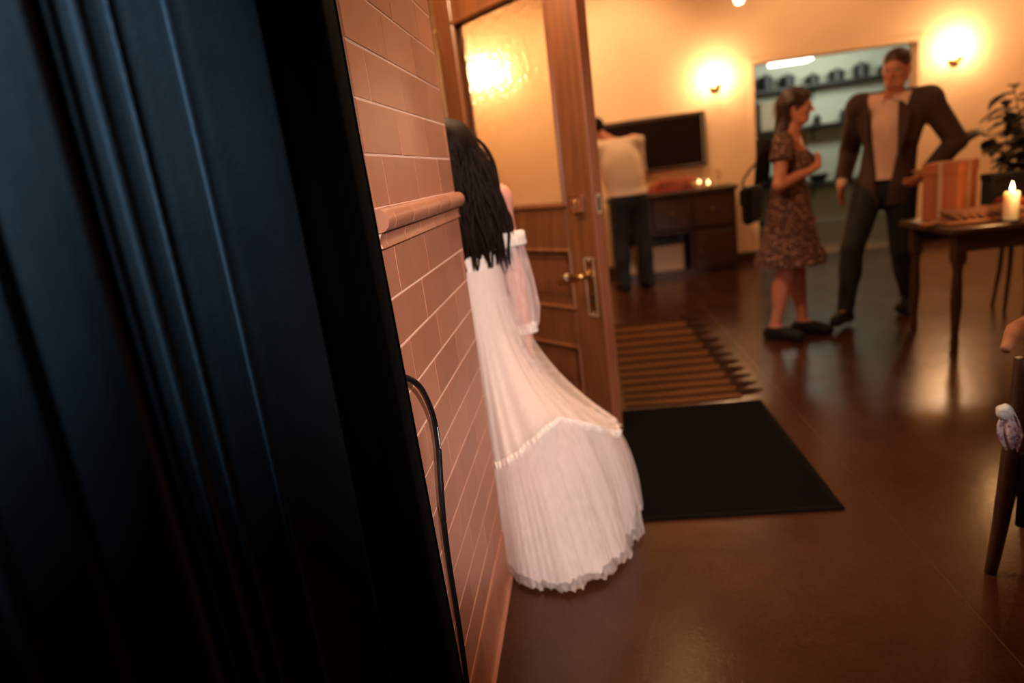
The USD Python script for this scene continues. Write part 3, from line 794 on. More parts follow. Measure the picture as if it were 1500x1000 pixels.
bar = thing('bar_cabinet', 'dark wooden bar cabinet with an open lower bay under the screen', 'cabinet')
BX0, BX1, BY0, BY1, BH = .30, 1.72, 7.72, 8.24, .98
obj('top', bevel_box((BX0 - .03, BY0 - .03, BH - .045), (BX1 + .03, BY1, BH), .008), 'dark_wood', bar)
obj('side', bevel_box((BX0, BY0, 0), (BX0 + .04, BY1, BH - .045)), 'dark_wood', bar)
obj('side', bevel_box((BX1 - .04, BY0, 0), (BX1, BY1, BH - .045)), 'dark_wood', bar)
obj('divider', bevel_box((1.20, BY0 + .01, 0), (1.24, BY1, .52)), 'dark_wood', bar)
obj('back', box((BX0 + .04, BY1 - .02, 0), (BX1 - .04, BY1, BH - .045)), 'dark_wood', bar)
obj('bay_shelf', bevel_box((BX0 + .04, BY0 + .005, .50), (BX1 - .04, BY1 - .02, .54)), 'dark_wood', bar)
obj('plinth', box((BX0 + .04, BY0 + .03, 0), (BX1 - .04, BY1 - .02, .07)), 'dark_wood', bar)
for i in range(3):
    a = BX0 + .045 + i * .446
    dr = obj('drawer', bevel_box((a, BY0 - .012, .555), (a + .436, BY0 + .3, BH - .055), .006), 'dark_wood', bar)
    k_ = trimesh.creation.icosphere(2, .016); k_.apply_translation((a + .218, BY0 - .028, .74)); obj('knob', k_, 'brass', dr)
dd_ = obj('door', bevel_box((1.25, BY0 - .012, .08), (1.67, BY0 + .012, .49), .006), 'dark_wood', bar)
k_ = trimesh.creation.icosphere(2, .016); k_.apply_translation((1.30, BY0 - .026, .3)); obj('knob', k_, 'brass', dd_)
for lb, x0, x1, h in (('wide pale grey carton in the open bay of the bar cabinet', .70, 1.12, .29), ('narrow pale grey carton beside the bartender under the bar', .46, .58, .33)):
    c = thing('carton', lb, 'box')
    obj('carton_body', bevel_box((x0, 7.80, .07), (x1, 8.1, .07 + h), .006), 'tan_card', c)
    obj('lid_flap', bevel_box((x0 - .004, 7.796, .07 + h - .03), (x1 + .004, 8.104, .07 + h + .006), .004), 'tan_card', c)

gl_spots = [(.80, 7.80), (.89, 7.86), (.98, 7.79), (1.07, 7.85), (1.16, 7.80), (1.30, 7.86), (1.56, 7.83)]
for i, (x, y) in enumerate(gl_spots):
    g_ = thing('wine_glass', f'clear stemmed wine glass, {ORD[i]} from the left along the bar top', 'glass', 'clear glasses on the bar top', (x, y, BH))
    obj('bowl', lathe([(.004, .075), (.02, .085), (.036, .11), (.038, .145), (.032, .185), (.030, .185), (.035, .145), (.033, .112), (.018, .088), (0, .08)], 16), 'clear_glass', g_, True)
    obj('stem', tube([(0, 0, .005), (0, 0, .08)], .004, 8), 'clear_glass', g_, True)
    obj('foot', lathe([(0, 0), (.032, 0), (.032, .003), (.006, .008), (0, .008)], 16), 'clear_glass', g_, True)
for i, (x, y, h, lb) in enumerate(((1.36, 7.93, .10, 'lit tealight holder, taller of two, on the bar top'), (1.44, 7.80, .07, 'lit tealight holder, shorter of two, on the bar top'))):
    c = thing('tealight_holder', lb, 'candle', None, (x, y, BH))
    obj('cup', lathe([(0, 0), (.036, 0), (.04, h * .9), (.036, h * .9), (.033, .006), (0, .006)], 16), 'clear_glass', c, True)
    obj('wax', lathe([(0, .006), (.031, .006), (.032, h * .5), (0, h * .5)], 14), 'wax', c)
    obj('flame', lathe([(0, h * .5), (.008, h * .5 + .012), (.006, h * .5 + .028), (0, h * .5 + .045)], 10), 'flame', c, True)
for k, (x, y, w, dpt, rz, lb) in enumerate(((1.02, 8.04, .56, .20, 8, 'lowest red tray of the stack at the back of the bar'), (1.04, 8.05, .50, .18, -6, 'middle red tray of the stack on the bar'), (1.10, 8.05, .44, .17, 12, 'topmost red tray of the stack on the bar'))):
    t = thing('serving_tray', lb, 'tray', None, (x, y, BH + .001 + k * .041), rz)
    obj('base', bevel_box((-w / 2, -dpt / 2, 0), (w / 2, dpt / 2, .012), .004), 'red' if k != 1 else 'orange', t)
    for lo, hi in (((-w / 2, -dpt / 2, .01), (w / 2, -dpt / 2 + .01, .04)), ((-w / 2, dpt / 2 - .01, .01), (w / 2, dpt / 2, .04)), ((-w / 2, -dpt / 2 + .01, .01), (-w / 2 + .01, dpt / 2 - .01, .04)), ((w / 2 - .01, -dpt / 2 + .01, .01), (w / 2, dpt / 2 - .01, .04))):
        obj('rim', bevel_box(lo, hi, .003), 'red' if k != 1 else 'orange', t)

# ================================================================== mats on the floor
MX0, MX1, MY0, MY1 = .085, .885, 2.355, 3.56
m_ = thing('door_mat', 'black ribbed rubber entrance mat beside the open door', 'mat')
obj('backing', bevel_box((MX0, MY0, .0005), (MX1, MY1, .007), .002), 'mat_rubber', m_)
for lo, hi in (((MX0, MY0, .006), (MX1, MY0 + .03, .0115)), ((MX0, MY1 - .03, .006), (MX1, MY1, .0115)), ((MX0, MY0 + .03, .006), (MX0 + .03, MY1 - .03, .0115)), ((MX1 - .03, MY0 + .03, .006), (MX1, MY1 - .03, .0115))):
    obj('border', bevel_box(lo, hi, .004), 'mat_rubber', m_)
for y in np.arange(MY0 + .037, MY1 - .035, .0155):
    obj('rib', bevel_box((MX0 + .034, y, .006), (MX1 - .034, y + .009, .0125), .002), 'mat_rubber', m_, False)

rg = thing('striped_rug', 'made-up rug whose brown and ochre stripes stand for light and shade behind the open door', 'rug')
obj('backing', bevel_box((.14, 3.62, .0005), (.80, 5.62, .006), .002), 'shade_stripe', rg)
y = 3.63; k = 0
while y < 5.6:                                         # stripes stand for light and shade, dark ones running out into a tassel
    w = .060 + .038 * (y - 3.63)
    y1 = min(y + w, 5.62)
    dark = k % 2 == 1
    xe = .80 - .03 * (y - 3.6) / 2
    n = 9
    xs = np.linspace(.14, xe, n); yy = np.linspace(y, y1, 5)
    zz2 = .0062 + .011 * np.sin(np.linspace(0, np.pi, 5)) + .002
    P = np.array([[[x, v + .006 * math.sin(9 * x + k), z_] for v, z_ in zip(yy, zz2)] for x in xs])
    st = obj('stripe', sheet(P[:, ::-1]), 'shade_stripe' if dark else 'light_stripe', rg, True)
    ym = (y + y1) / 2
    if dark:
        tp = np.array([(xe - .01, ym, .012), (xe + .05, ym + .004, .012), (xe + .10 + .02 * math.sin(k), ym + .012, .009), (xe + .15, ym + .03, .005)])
        obj('tassel', tube(spline(tp, 8), np.linspace(w * .34, .004, 8) * np.linspace(1, .8, 8), 8), 'shade_stripe', st)
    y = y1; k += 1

# ================================================================== table with food at the right
tb = thing('serving_table', 'dark wooden serving table laden with food behind the right armchair', 'table')
TX0, TX1, TY0, TY1, TH = 2.12, 3.75, 4.08, 4.74, .77
obj('tabletop', bevel_box((TX0, TY0, TH - .04), (TX1, TY1, TH), .008), 'dark_wood', tb)
obj('apron', bevel_box((TX0 + .06, TY0 + .05, TH - .15), (TX1 - .06, TY0 + .075, TH - .04)), 'dark_wood', tb)
obj('apron', bevel_box((TX0 + .06, TY1 - .075, TH - .15), (TX1 - .06, TY1 - .05, TH - .04)), 'dark_wood', tb)
for x in (TX0 + .05, TX1 - .12):
    for yy_ in (TY0 + .04, TY1 - .11):
        a = A(x + .035, yy_ + .035, 0)
        obj('leg', cat_([bevel_box(a + A(-.035, -.035, .55), a + A(.035, .035, TH - .04)), lathe([(0, 0), (.022, 0), (.026, .06), (.020, .09), (.032, .3), (.026, .5), (.034, .55), (0, .55)], 14, a)]), 'dark_wood', tb)


def board(name, label, cat, x, y, z, w, d, h, rz, m, group=None):
    t = thing(name, label, cat, group, (x, y, z), rz)
    return t


cb = thing('serving_board', 'brown wooden serving board at the left end of the food table', 'board', None, (2.46, 4.315, TH), 0)
obj('board', bevel_box((-.30, -.10, 0), (.24, .10, .022), .007), 'bread', cb)
obj('handle', bevel_box((-.40, -.03, 0), (-.30, .03, .022), .007), 'bread', cb)
sl = None
for k in range(9):
    t = thing('bread_slice', f'brown bread slice, {ORD[k]} from the handle end of the left serving board', 'bread', 'bread slices on the left serving board', (2.25 + k * .048, 4.31 + .006 * (k % 3), TH + .022), 90 + rng.uniform(-3, 3))
    th_ = np.linspace(0, np.pi, 9)
    prof = np.c_[np.cos(th_) * .085, .03 + np.sin(th_) * .055]; prof = np.vstack([prof, [[-.08, 0]], [[.08, 0]]])
    from shapely.geometry import Polygon
    s = trimesh.creation.extrude_polygon(Polygon(prof), .018, engine='earcut')
    s.apply_transform(trimesh.transformations.rotation_matrix(math.radians(38), [1, 0, 0])); s.apply_translation((0, 0, -s.bounds[0][2]))
    obj('crumb', s, 'tan_card', t)
    c2 = trimesh.creation.extrude_polygon(Polygon(prof).buffer(.004), .014, engine='earcut'); c2.apply_translation((0, 0, .002))
    c2.apply_transform(trimesh.transformations.rotation_matrix(math.radians(38), [1, 0, 0])); c2.apply_translation((0, 0, -c2.bounds[0][2]))
    obj('crust', c2, 'bread', t)
cb2 = thing('serving_board', 'round brown serving board under loaves near the candle', 'board', None, (3.0, 4.26, TH))
obj('board', lathe([(0, 0), (.16, 0), (.165, .012), (.16, .024), (0, .024)], 32), 'bread', cb2)
obj('handle', bevel_box((-.25, -.03, 0), (-.15, .03, .024), .008), 'bread', cb2)
for k in range(4):
    t = thing('bread_roll', f'long brown bread roll, {ORD[k]} from the candle on the round board', 'bread', 'rolls on the round board', (2.895 + .072 * k, 4.26, TH + .024), 90 + rng.uniform(-3, 3))
    u_ = np.linspace(0, 1, 14); m2 = tube(np.c_[(u_ - .5) * .20, np.zeros(14), .034 + 0 * u_], np.maximum(.004, .034 * np.sqrt(np.clip(1 - (2 * u_ - 1) ** 2, 0, 1))), 12)
    obj('loaf', m2, 'bread', t, True)
    obj('score', tube([(-.06, -.012, .066), (0, .010, .069), (.06, -.012, .066)], .004, 6), 'tan_card', t)
cbx = thing('orange_gift_box', 'orange box standing cornerwise at the back of the food table', 'box', None, (2.36, 4.58, TH), 40)
obj('box_body', bevel_box((-.13, -.105, 0), (.13, .105, .34), .004), 'orange', cbx)
obj('lid', bevel_box((-.136, -.111, .29), (.136, .111, .36), .004), 'orange', cbx)
obj('ribbon', cat_([box((-.137, -.010, 0), (.137, .010, .361)), box((-.010, -.112, 0), (.010, .112, .361))]), 'tan_card', cbx)
bb = thing('napkin_stack', 'dark red folded cloth lying across the food table', 'cloth', None, (3.06, 4.515, TH))
u_ = np.linspace(0, 1, 24); v_ = np.linspace(0, 1, 12)
for k in range(3):
    P = np.array([[[-.42 + .84 * a, -.08 + .16 * b, .012 + k * .030 + .010 * math.sin(7 * a + k) * math.sin(3 * b) + .02 * math.sin(np.pi * b)] for b in v_] for a in u_])
    obj('fold', sheet(P[:, ::-1], .012), 'red' if k == 2 else 'orange', bb, True)
pt = thing('black_box', 'low black box behind the red cloth on the food table', 'box', None, (2.95, 4.67, TH))
obj('box_body', bevel_box((-.32, -.06, 0), (.32, .06, .23), .006), 'black', pt)
obj('lid', bevel_box((-.326, -.066, .20), (.326, .066, .245), .006), 'black', pt)
cd = thing('pillar_candle', 'lit cream pillar candle on the food table at the picture edge', 'candle', None, (2.475, 4.14, TH))
obj('saucer', lathe([(0, 0), (.05, 0), (.062, .012), (.058, .014), (.045, .005), (0, .005)], 22), 'pot', cd)
obj('wax', lathe([(0, .005), (.038, .005), (.038, .165), (.034, .172), (.026, .160), (0, .156)], 22), 'wax', cd, 40)
obj('wick', tube([(0, 0, .155), (.001, 0, .18)], .0015, 6), 'black', cd)
obj('flame', lathe([(0, .172), (.008, .182), (.009, .192), (.005, .212), (0, .232)], 12), 'flame', cd, True)
light('SphereLight', 'candle_light', A(2.475, 4.06, TH + .235), (1, .5, .18), 1.6, Radius=.02)

# dark plant at the right edge
pl = thing('potted_plant', 'tall dark leafy plant in a dark pot on a stand behind the food table', 'plant', None, (3.06, 5.0, .62))
obj('pot', lathe([(0, 0), (.075, 0), (.11, .09), (.10, .20), (.088, .20), (.09, .09), (0, .02)], 24), 'pot', pl)
obj('soil', lathe([(0, .17), (.09, .17), (.09, .18), (0, .185)], 18), 'black', pl)
prng = np.random.default_rng(11)
for k in range(15):
    a = prng.uniform(0, 2 * np.pi); ln = prng.uniform(.45, .80); lean = prng.uniform(.08, .30)
    s = spline([(0, 0, .17), (math.cos(a) * lean * .25, math.sin(a) * lean * .25, .17 + ln * .45), (math.cos(a) * lean * .6, math.sin(a) * lean * .6, .17 + ln * .8), (math.cos(a) * lean, math.sin(a) * lean, .17 + ln)], 16)
    st = obj('stem', tube(s, np.linspace(.006, .003, 16), 6), 'leaf', pl, True)
    for j in range(5, 16):
        b = a + (1 if j % 2 else -1) * prng.uniform(.7, 1.5); L = prng.uniform(.12, .18); w = L * .30
        d = A(math.cos(b), math.sin(b), prng.uniform(-.35, .35)); sd = unit(np.cross(d, A(0, 0, 1)))
        g5 = np.linspace(0, 1, 6)
        P = np.array([[s[j] + d * L * t_ - A(0, 0, .05 * t_ * t_) + sd * w * q * math.sin(np.pi * t_ ** .8) + A(0, 0, .012 * abs(q)) for q in (-1, 0, 1)] for t_ in g5])
        obj('leaf', sheet(P, .0012), 'leaf', st, True)

# ================================================================== armchair cut by the right edge
ac = thing('armchair', 'dark wooden armchair with black leather seat and brass studs at right edge', 'chair', None, (1.625, 1.98, 0), -38)
for x in (-.30, .30):
    for y_, h_ in ((-.27, .70), (.27, 1.02)):
        u_ = np.linspace(0, 1, 14)
        sw = np.c_[x + np.sign(x) * (.035 * (1 - u_) ** 2), y_ + np.sign(y_) * .05 * (1 - u_) ** 2, u_ * h_]
        obj('leg', tube(sw, np.interp(u_, [0, .5, .62, 1], [.017, .028, .026, .02]), 10), 'dark_wood', ac, True)
    ar = spline([(x, .27, .74), (x * 1.02, .1, .745), (x * 1.06, -.12, .755), (x * 1.08, -.28, .765), (x * 1.10, -.345, .745)], 30)
    obj('arm', tube(ar, np.interp(np.linspace(0, 1, 30), [0, .3, .8, 1], [.018, .022, .030, .014]), 12), 'bread', ac, True, label='worn brown wooden arm')
obj('seat_rail', cat_([bevel_box((-.30, -.30, .40), (.30, -.265, .475)), bevel_box((-.30, .245, .40), (.30, .28, .475)), bevel_box((-.31, -.28, .40), (-.275, .27, .475)), bevel_box((.275, -.28, .40), (.31, .27, .475))]), 'dark_wood', ac)
obj('seat', bevel_box((-.295, -.285, .45), (.295, .25, .535), .03), 'leather', ac)
obj('backrest', bevel_box((-.26, .245, .56), (.26, .295, .98), .02), 'leather', ac)
obj('skirt', bevel_box((-.285, -.305, .17), (.285, -.288, .42), .006), 'leather', ac)
obj('skirt', bevel_box((-.322, -.27, .17), (-.305, .25, .42), .006), 'leather', ac)
for sx in np.linspace(-.27, .27, 10):
    s = trimesh.creation.icosphere(1, .0085); s.apply_translation((sx, -.302, .455)); obj('stud', s, 'brass', ac, True)
for sy in np.linspace(-.25, .24, 9):
    s = trimesh.creation.icosphere(1, .0085); s.apply_translation((-.312, sy, .455)); obj('stud', s, 'brass', ac, True)
stn = thing('plant_stand', 'dark wooden plant stand behind the food table', 'stand', None, (3.06, 5.0, 0))
obj('top', lathe([(0, .59), (.15, .59), (.16, .60), (.155, .62), (0, .62)], 24), 'dark_wood', stn)
for k in range(4):
    a = k * math.pi / 2 + .6; c, s_ = math.cos(a), math.sin(a)
    obj('leg', tube([(c * .10, s_ * .10, .59), (c * .115, s_ * .115, .3), (c * .15, s_ * .15, 0)], [.016, .014, .011], 8), 'dark_wood', stn)
# cloth over the chair's front corner, garment on its seat
sc = thing('floral_scarf', 'white and lilac floral cloth hanging off the armchair seat corner', 'cloth', None, (1.195, 1.945, 0), -38)
u_, v_ = np.linspace(0, 1, 26), np.linspace(-1, 1, 15)
P = np.array([[[.005 + v * (.012 + .019 * math.sin(np.pi * min(1, a * 1.02)) * (1 - .35 * a)) + .012 * a, -.052 - .010 * math.cos(5 * v) - .014 * math.sin(np.pi * a), .56 - .115 * a - .008 * v * v] for v in v_] for a in u_])
obj('hanging_end', sheet(P[:, ::-1], .003), 'lilac_floral', sc, True)
kn = trimesh.creation.icosphere(3, 1.0); kn.vertices *= A(.022, .018, .024) * (1 + .25 * (meshkit.fbm(kn.vertices * 2.2, 3, 4) - .5))[:, None]; kn.apply_translation((-.004, -.060, .558)); obj('gathered_top', kn, 'pale_cloth', sc, True, label='plain white gathered top')
u_ = np.linspace(0, 1, 30); v_ = np.linspace(0, 1, 18)
gm = thing('folded_garment', 'pale blue grey folded garment on the black armchair seat', 'garment', None, (1.52, 2.02, .536), -38)
for k in range(3):
    P = np.array([[[-.15 + .30 * a, -.13 + .26 * b, .010 + k * .028 + .012 * math.sin(6 * a + 2 * k) * math.sin(5 * b + k) + .016 * math.sin(np.pi * b) * math.sin(np.pi * a)] for b in v_] for a in u_])
    obj('fold', sheet(P[:, ::-1], .010), 'pale_cloth', gm, True)


# ================================================================== people
def mid(a, b, t=.5):
    return a * (1 - t) + b * t


def garment(J, parts, o, h, cuts=(), wedges=(), extra=None, f=1.):
    B = Blob(*J['box'], h)
    limbs(B, J, o, parts, f)
    if extra:
        extra(B)
    for p, n in cuts:
        B.half(np.asarray(p, float), np.asarray(n, float))
    for w in wedges:
        B.wedge(w)
    return B.mesh()


def locks(starts, paths, r, n=14, sides=6, flat=.55):
    """tapered wavy strands as closed tubes, joined"""
    out = []
    for p, rr in zip(paths, r):
        s = spline(p, n)
        out.append(tube(s, rr * np.interp(np.linspace(0, 1, n), [0, .12, .6, .9, 1], [.5, 1, .95, .5, .08]), sides))
    return cat_(out)


# ---- the bride: walking away round the corner of the pier
def bride():
    p = thing('person', 'woman in a long white tulle gown with long black hair rounding the tiled corner', 'person')
    f = unit(A(-.35, .93, 0)); r = unit(np.cross(f, A(0, 0, 1)))
    b = A(-.465, 2.50, 0); Q = lambda x, y, z: b + r * x + f * y + A(0, 0, z)
    J = dict(size=.92, fwd=f, bust=True, hipw=1.0, waistw=.86, hipl=Q(-.085, 0, .86), hipr=Q(.085, 0, .86), waist=Q(0, 0, 1.02), chest=Q(0, .01, 1.19), shl=Q(-.15, 0, 1.315), shr=Q(.15, -.01, 1.315),
             head=Q(0, .03, 1.505), face=f, elr=Q(.172, -.05, .995), wrr=Q(.182, -.075, .785), ell=Q(-.21, -.02, 1.03), wrl=Q(-.20, .10, .82),
             knl=Q(-.085, .10, .47), knr=Q(.085, .02, .47), anl=Q(-.085, .12, .085), anr=Q(.085, -.12, .10), toel=f, toer=f,
             handr=((.0, .05, -1), -r, f, .45), handl=((0, .05, -1), r, f, .45), hs=.94, hands=.92)
    J['box'] = (b + A(-.36, -.36, -.01), b + A(.36, .36, 1.66))
    obj('body', body(J, .006), 'skin', p, True)
    eyes(p, J['head'], f, s=.94)
    # bodice
    bod = garment(J, ('torso',), .012, .007, cuts=[(Q(0, 0, 1.185), A(0, 0, 1)), (Q(0, 0, .90), A(0, 0, -1)), (Q(0, -.04, 1.145), unit(-f * .55 + A(0, 0, 1)))])
    obj('bodice', bod, 'satin', p, True)
    # sheer bishop sleeves with gathered off-shoulder bands and cuffs
    for s, x in (('r', 1), ('l', -1)):
        e, w, sh = J['el' + s], J['wr' + s], J['sh' + s]
        top = mid(sh, e, .50); t_ = np.linspace(0, 1, 34)
        path = spline([top, mid(top, e, .5), e, mid(e, w, .5), w + (w - e) * -.04], 34)
        rad = np.interp(t_, [0, .06, .25, .5, .75, .93, 1], [.056, .060, .066, .070, .072, .056, .036])
        a = np.linspace(0, 2 * np.pi, 72, endpoint=False)
        d = np.gradient(path, axis=0); d /= np.linalg.norm(d, axis=1, keepdims=True)
        e1 = np.cross(d, f); e1 /= np.linalg.norm(e1, axis=1, keepdims=True); e2 = np.cross(d, e1)
        def ring_(i, rr):
            rr = rr * (1 + .05 * np.sin(11 * a + 3 * i / 34) * (.4 + t_[i]))
            return path[i] + e1[i] * (rr * np.cos(a))[:, None] + e2[i] * (rr * np.sin(a))[:, None]
        sl = obj('sleeve', sheet(np.array([ring_(i, rad[i]) for i in range(34)]), closed=True), 'sleeve', p, True, label='sheer white bishop sleeve')
        def band(c, ax, r0, wd, m, nf):
            ax = unit(ax); u1 = unit(np.cross(ax, f)); u2 = np.cross(ax, u1); g = np.linspace(0, 2 * np.pi, 140, endpoint=False)
            prof = [(-1, .0), (-.8, .010), (0, .013), (.8, .010), (1, .0), (.8, -.004), (-.8, -.004), (-1, 0)]
            return sheet(np.array([c + ax * wd * q + (u1 * np.cos(g)[:, None] + u2 * np.sin(g)[:, None]) * (r0 + o + .004 * np.sin(nf * g) * (abs(q) > .5))[:, None] for q, o in prof]), closed=True)
        obj('shoulder_band', band(top, e - sh, .060, .030, None, 22), 'satin', p, True)
        obj('cuff', band(mid(w, e, .10), w - e, .034, .022, None, 16), 'satin', sl, True)
    # long dark hair: a soft mass with separate locks ending in ragged tips
    B = Blob(J['head'] + A(-.26, -.28, -.48), J['head'] + A(.26, .24, .20), .007)
    hc = J['head']
    B.ell(hc - f * .022 + A(0, 0, .026), A(.090, .104, .100), np.stack([r, f, A(0, 0, 1)]), .02)
    B.ell(hc + f * .085 + A(0, 0, -.055), A(.062, .07, .105), np.stack([r, f, A(0, 0, 1)]), 0, sub=True)
    B.cone(hc - f * .05 - A(0, 0, .02), hc - f * .085 - A(0, 0, .30), .098, .105, .04, (f, 1.5))
    m = B.mesh()
    m.vertices += m.vertex_normals * (.010 * np.sin(95 * (m.vertices @ r) + 14 * meshkit.noise(m.vertices * A(9, 9, 5), 2)) * np.clip((hc[2] + .06 - m.vertices[:, 2]) * 9, .15, 1))[:, None]
    hr = obj('hair', m, 'hair', p, True, label='long wavy black hair')
    hrng = np.random.default_rng(5); paths, rs = [], []
    for k in range(150):
        x = hrng.uniform(-1, 1); dp = hrng.uniform(.0, 1)
        st = hc + r * x * .085 - f * (.045 + .055 * math.sqrt(1 - x * x)) + A(0, 0, .06 - .10 * hrng.random())
        end = hc + r * (x * .150 + .016 + hrng.normal(0, .012)) - f * (.07 + .075 * math.sqrt(max(0, 1 - x * x)) * dp + .01) - A(0, 0, hrng.uniform(.33, .47))
        w1 = hrng.normal(0, .012, (3, 2))
        ps = [st]
        for j, t in enumerate((.3, .55, .8)):
            c = mid(st, end, t) + r * (w1[j, 0] + x * .016 * math.sin(t * 3)) - f * (.025 * math.sin(t * np.pi) + w1[j, 1] * .6)
            ps.append(c)
        paths.append(np.array(ps + [end])); rs.append(hrng.uniform(.006, .011))
    obj('hair_locks', locks(None, paths, rs, 22), 'hair', hr, True)
    # gown skirt: fitted upper tier, gathered lower tier and a train spread towards the camera
    c0 = A(-.45, 2.44)
    tab = np.array([  # angle, seam radius, seam height, hem radius, curve of the upper tier
        (-180, .24, .46, .36, 1.5), (-150, .20, .45, .27, 1.5), (-120, .20, .44, .255, 1.5), (-97, .235, .42, .262, 1.35), (-91, .25, .40, .275, 1.35), (-81, .30, .395, .405, 1.35), (-74, .335, .42, .50, 1.5), (-66, .365, .45, .555, 1.7), (-60, .375, .48, .585, 1.8), (-53, .385, .515, .60, 1.9),
        (-44, .40, .535, .605, 2.1), (-34, .43, .505, .585, 2.5), (-24, .46, .46, .565, 2.8), (-8, .495, .39, .555, 2.8), (15, .47, .38, .545, 2.6), (45, .38, .40, .47, 2.0), (90, .27, .45, .38, 1.6), (135, .25, .46, .36, 1.5), (180, .24, .46, .36, 1.5)], float)
    from scipy.interpolate import PchipInterpolator
    N = 720
    an = np.linspace(-180, 180, N, endpoint=False); g = np.radians(an)
    rs_, zs, rh, pw = (PchipInterpolator(tab[:, 0], tab[:, k])(an) for k in (1, 2, 3, 4))
    wr = .116 + .014 * np.abs(np.cos(g))
    fold = lambda n, ph, seed: np.sin(n * g + 3.0 * meshkit.noise(np.c_[np.cos(g) * 2, np.sin(g) * 2, np.full(N, ph)], seed) * 2)
    zw = 1.07
    rings = []
    for t in np.linspace(0, 1, 40):
        rr = wr + (rs_ - wr) * (.12 * t + .88 * t ** (pw * 1.18))
        rr = rr * (1 + (.022 * fold(17, 1, 1) + .014 * fold(41, 2, 2)) * t)
        rings.append(np.c_[c0[0] + (1 - t) * -.012 + rr * np.cos(g), c0[1] + (1 - t) * .045 + rr * np.sin(g), zw + (zs - zw) * t])
    top = np.array(rings)
    sk = obj('skirt', sheet(top, closed=True), 'tulle', p, True, label='white tulle upper skirt')
    ln = top.copy(); ln[:, :, :2] = (ln[:, :, :2] - c0[:2]) * np.linspace(.94, .90, 40)[:, None, None] + c0[:2]
    obj('lining', sheet(ln, closed=True), 'satin', sk, True)
    hrn = np.random.default_rng(3); jag = hrn.normal(0, 1, N); jag = np.convolve(np.r_[jag[-2:], jag, jag[:2]], np.ones(3) / 3, 'same')[2:-2]
    def ruffle(extra_r, lift, amp, seed, z_top=0.):
        rr_ = []
        for t in np.linspace(0, 1, 30):
            bulge = .030 * math.sin(np.pi * t ** .7)
            rad = rs_ + extra_r * t + (rh - rs_) * (t ** 1.15) + bulge
            rad = rad * (1 + amp * (.016 * fold(23, 3, seed) * (.4 + meshkit.noise(np.c_[np.cos(g) * 3, np.sin(g) * 3, g * 0], seed + 7)) + .009 * fold(67, 4, seed + 1) * .5 + .003 * fold(150, 5, seed + 2)) * min(1, .25 + 1.1 * t))
            z_ = zs + z_top + (lift + .004 - zs - z_top) * t ** .96 + (.012 * jag + .012) * (t > .99) * (1.8 if seed == 9 else 1)
            rr_.append(np.c_[c0[0] + rad * np.cos(g), c0[1] + rad * np.sin(g), np.maximum(z_, .006)])
        return sheet(np.array(rr_), closed=True)
    fl = obj('flounce', ruffle(-.012, .022, 1.0, 5), 'tulle', p, True, label='gathered tulle lower tier spreading over the floor')
    obj('overlay', ruffle(.016, .002, 1.3, 9, .006), 'tulle_sheer', fl, True)
    # stitched ruffle along the seam between the tiers
    sm = []
    for q, o in ((.014, .0), (.010, .010), (0, .013), (-.012, .010), (-.02, .002)):
        rr = (rs_ + o) * (1 + .022 * fold(17, 1, 1) + .014 * fold(41, 2, 2)) + .004 * np.sin(150 * g)
        sm.append(np.c_[c0[0] + rr * np.cos(g), c0[1] + rr * np.sin(g), zs + q])
    obj('seam_ruffle', sheet(np.array(sm), closed=True), 'satin', sk, True)
    # sheer over-train drawn straight from the waist to the edge of the train
    sel = (an > -44) & (an < 40)
    gg = g[sel]; rr0, rr1, z1 = wr[sel] + .02, rs_[sel] + .022, zs[sel]
    tr = []
    for t in np.linspace(0, 1, 36):
        rr = rr0 + (rr1 - rr0) * (.30 * t + .70 * t ** 2.2)
        rr = rr * (1 + .018 * np.sin(46 * gg + 2 * t) * t)
        edge = np.clip(np.minimum(np.arange(sel.sum()), np.arange(sel.sum())[::-1]) / 26., 0, 1)
        rr = rr * (.93 + .07 * edge)
        tr.append(np.c_[c0[0] + rr * np.cos(gg), c0[1] + .02 * (1 - t) + rr * np.sin(gg), .96 + (z1 + .004 - .96) * t])
    obj('sheer_train', sheet(np.array(tr)), 'tulle_sheer', p, True, label='see-through tulle train panel')


bride()


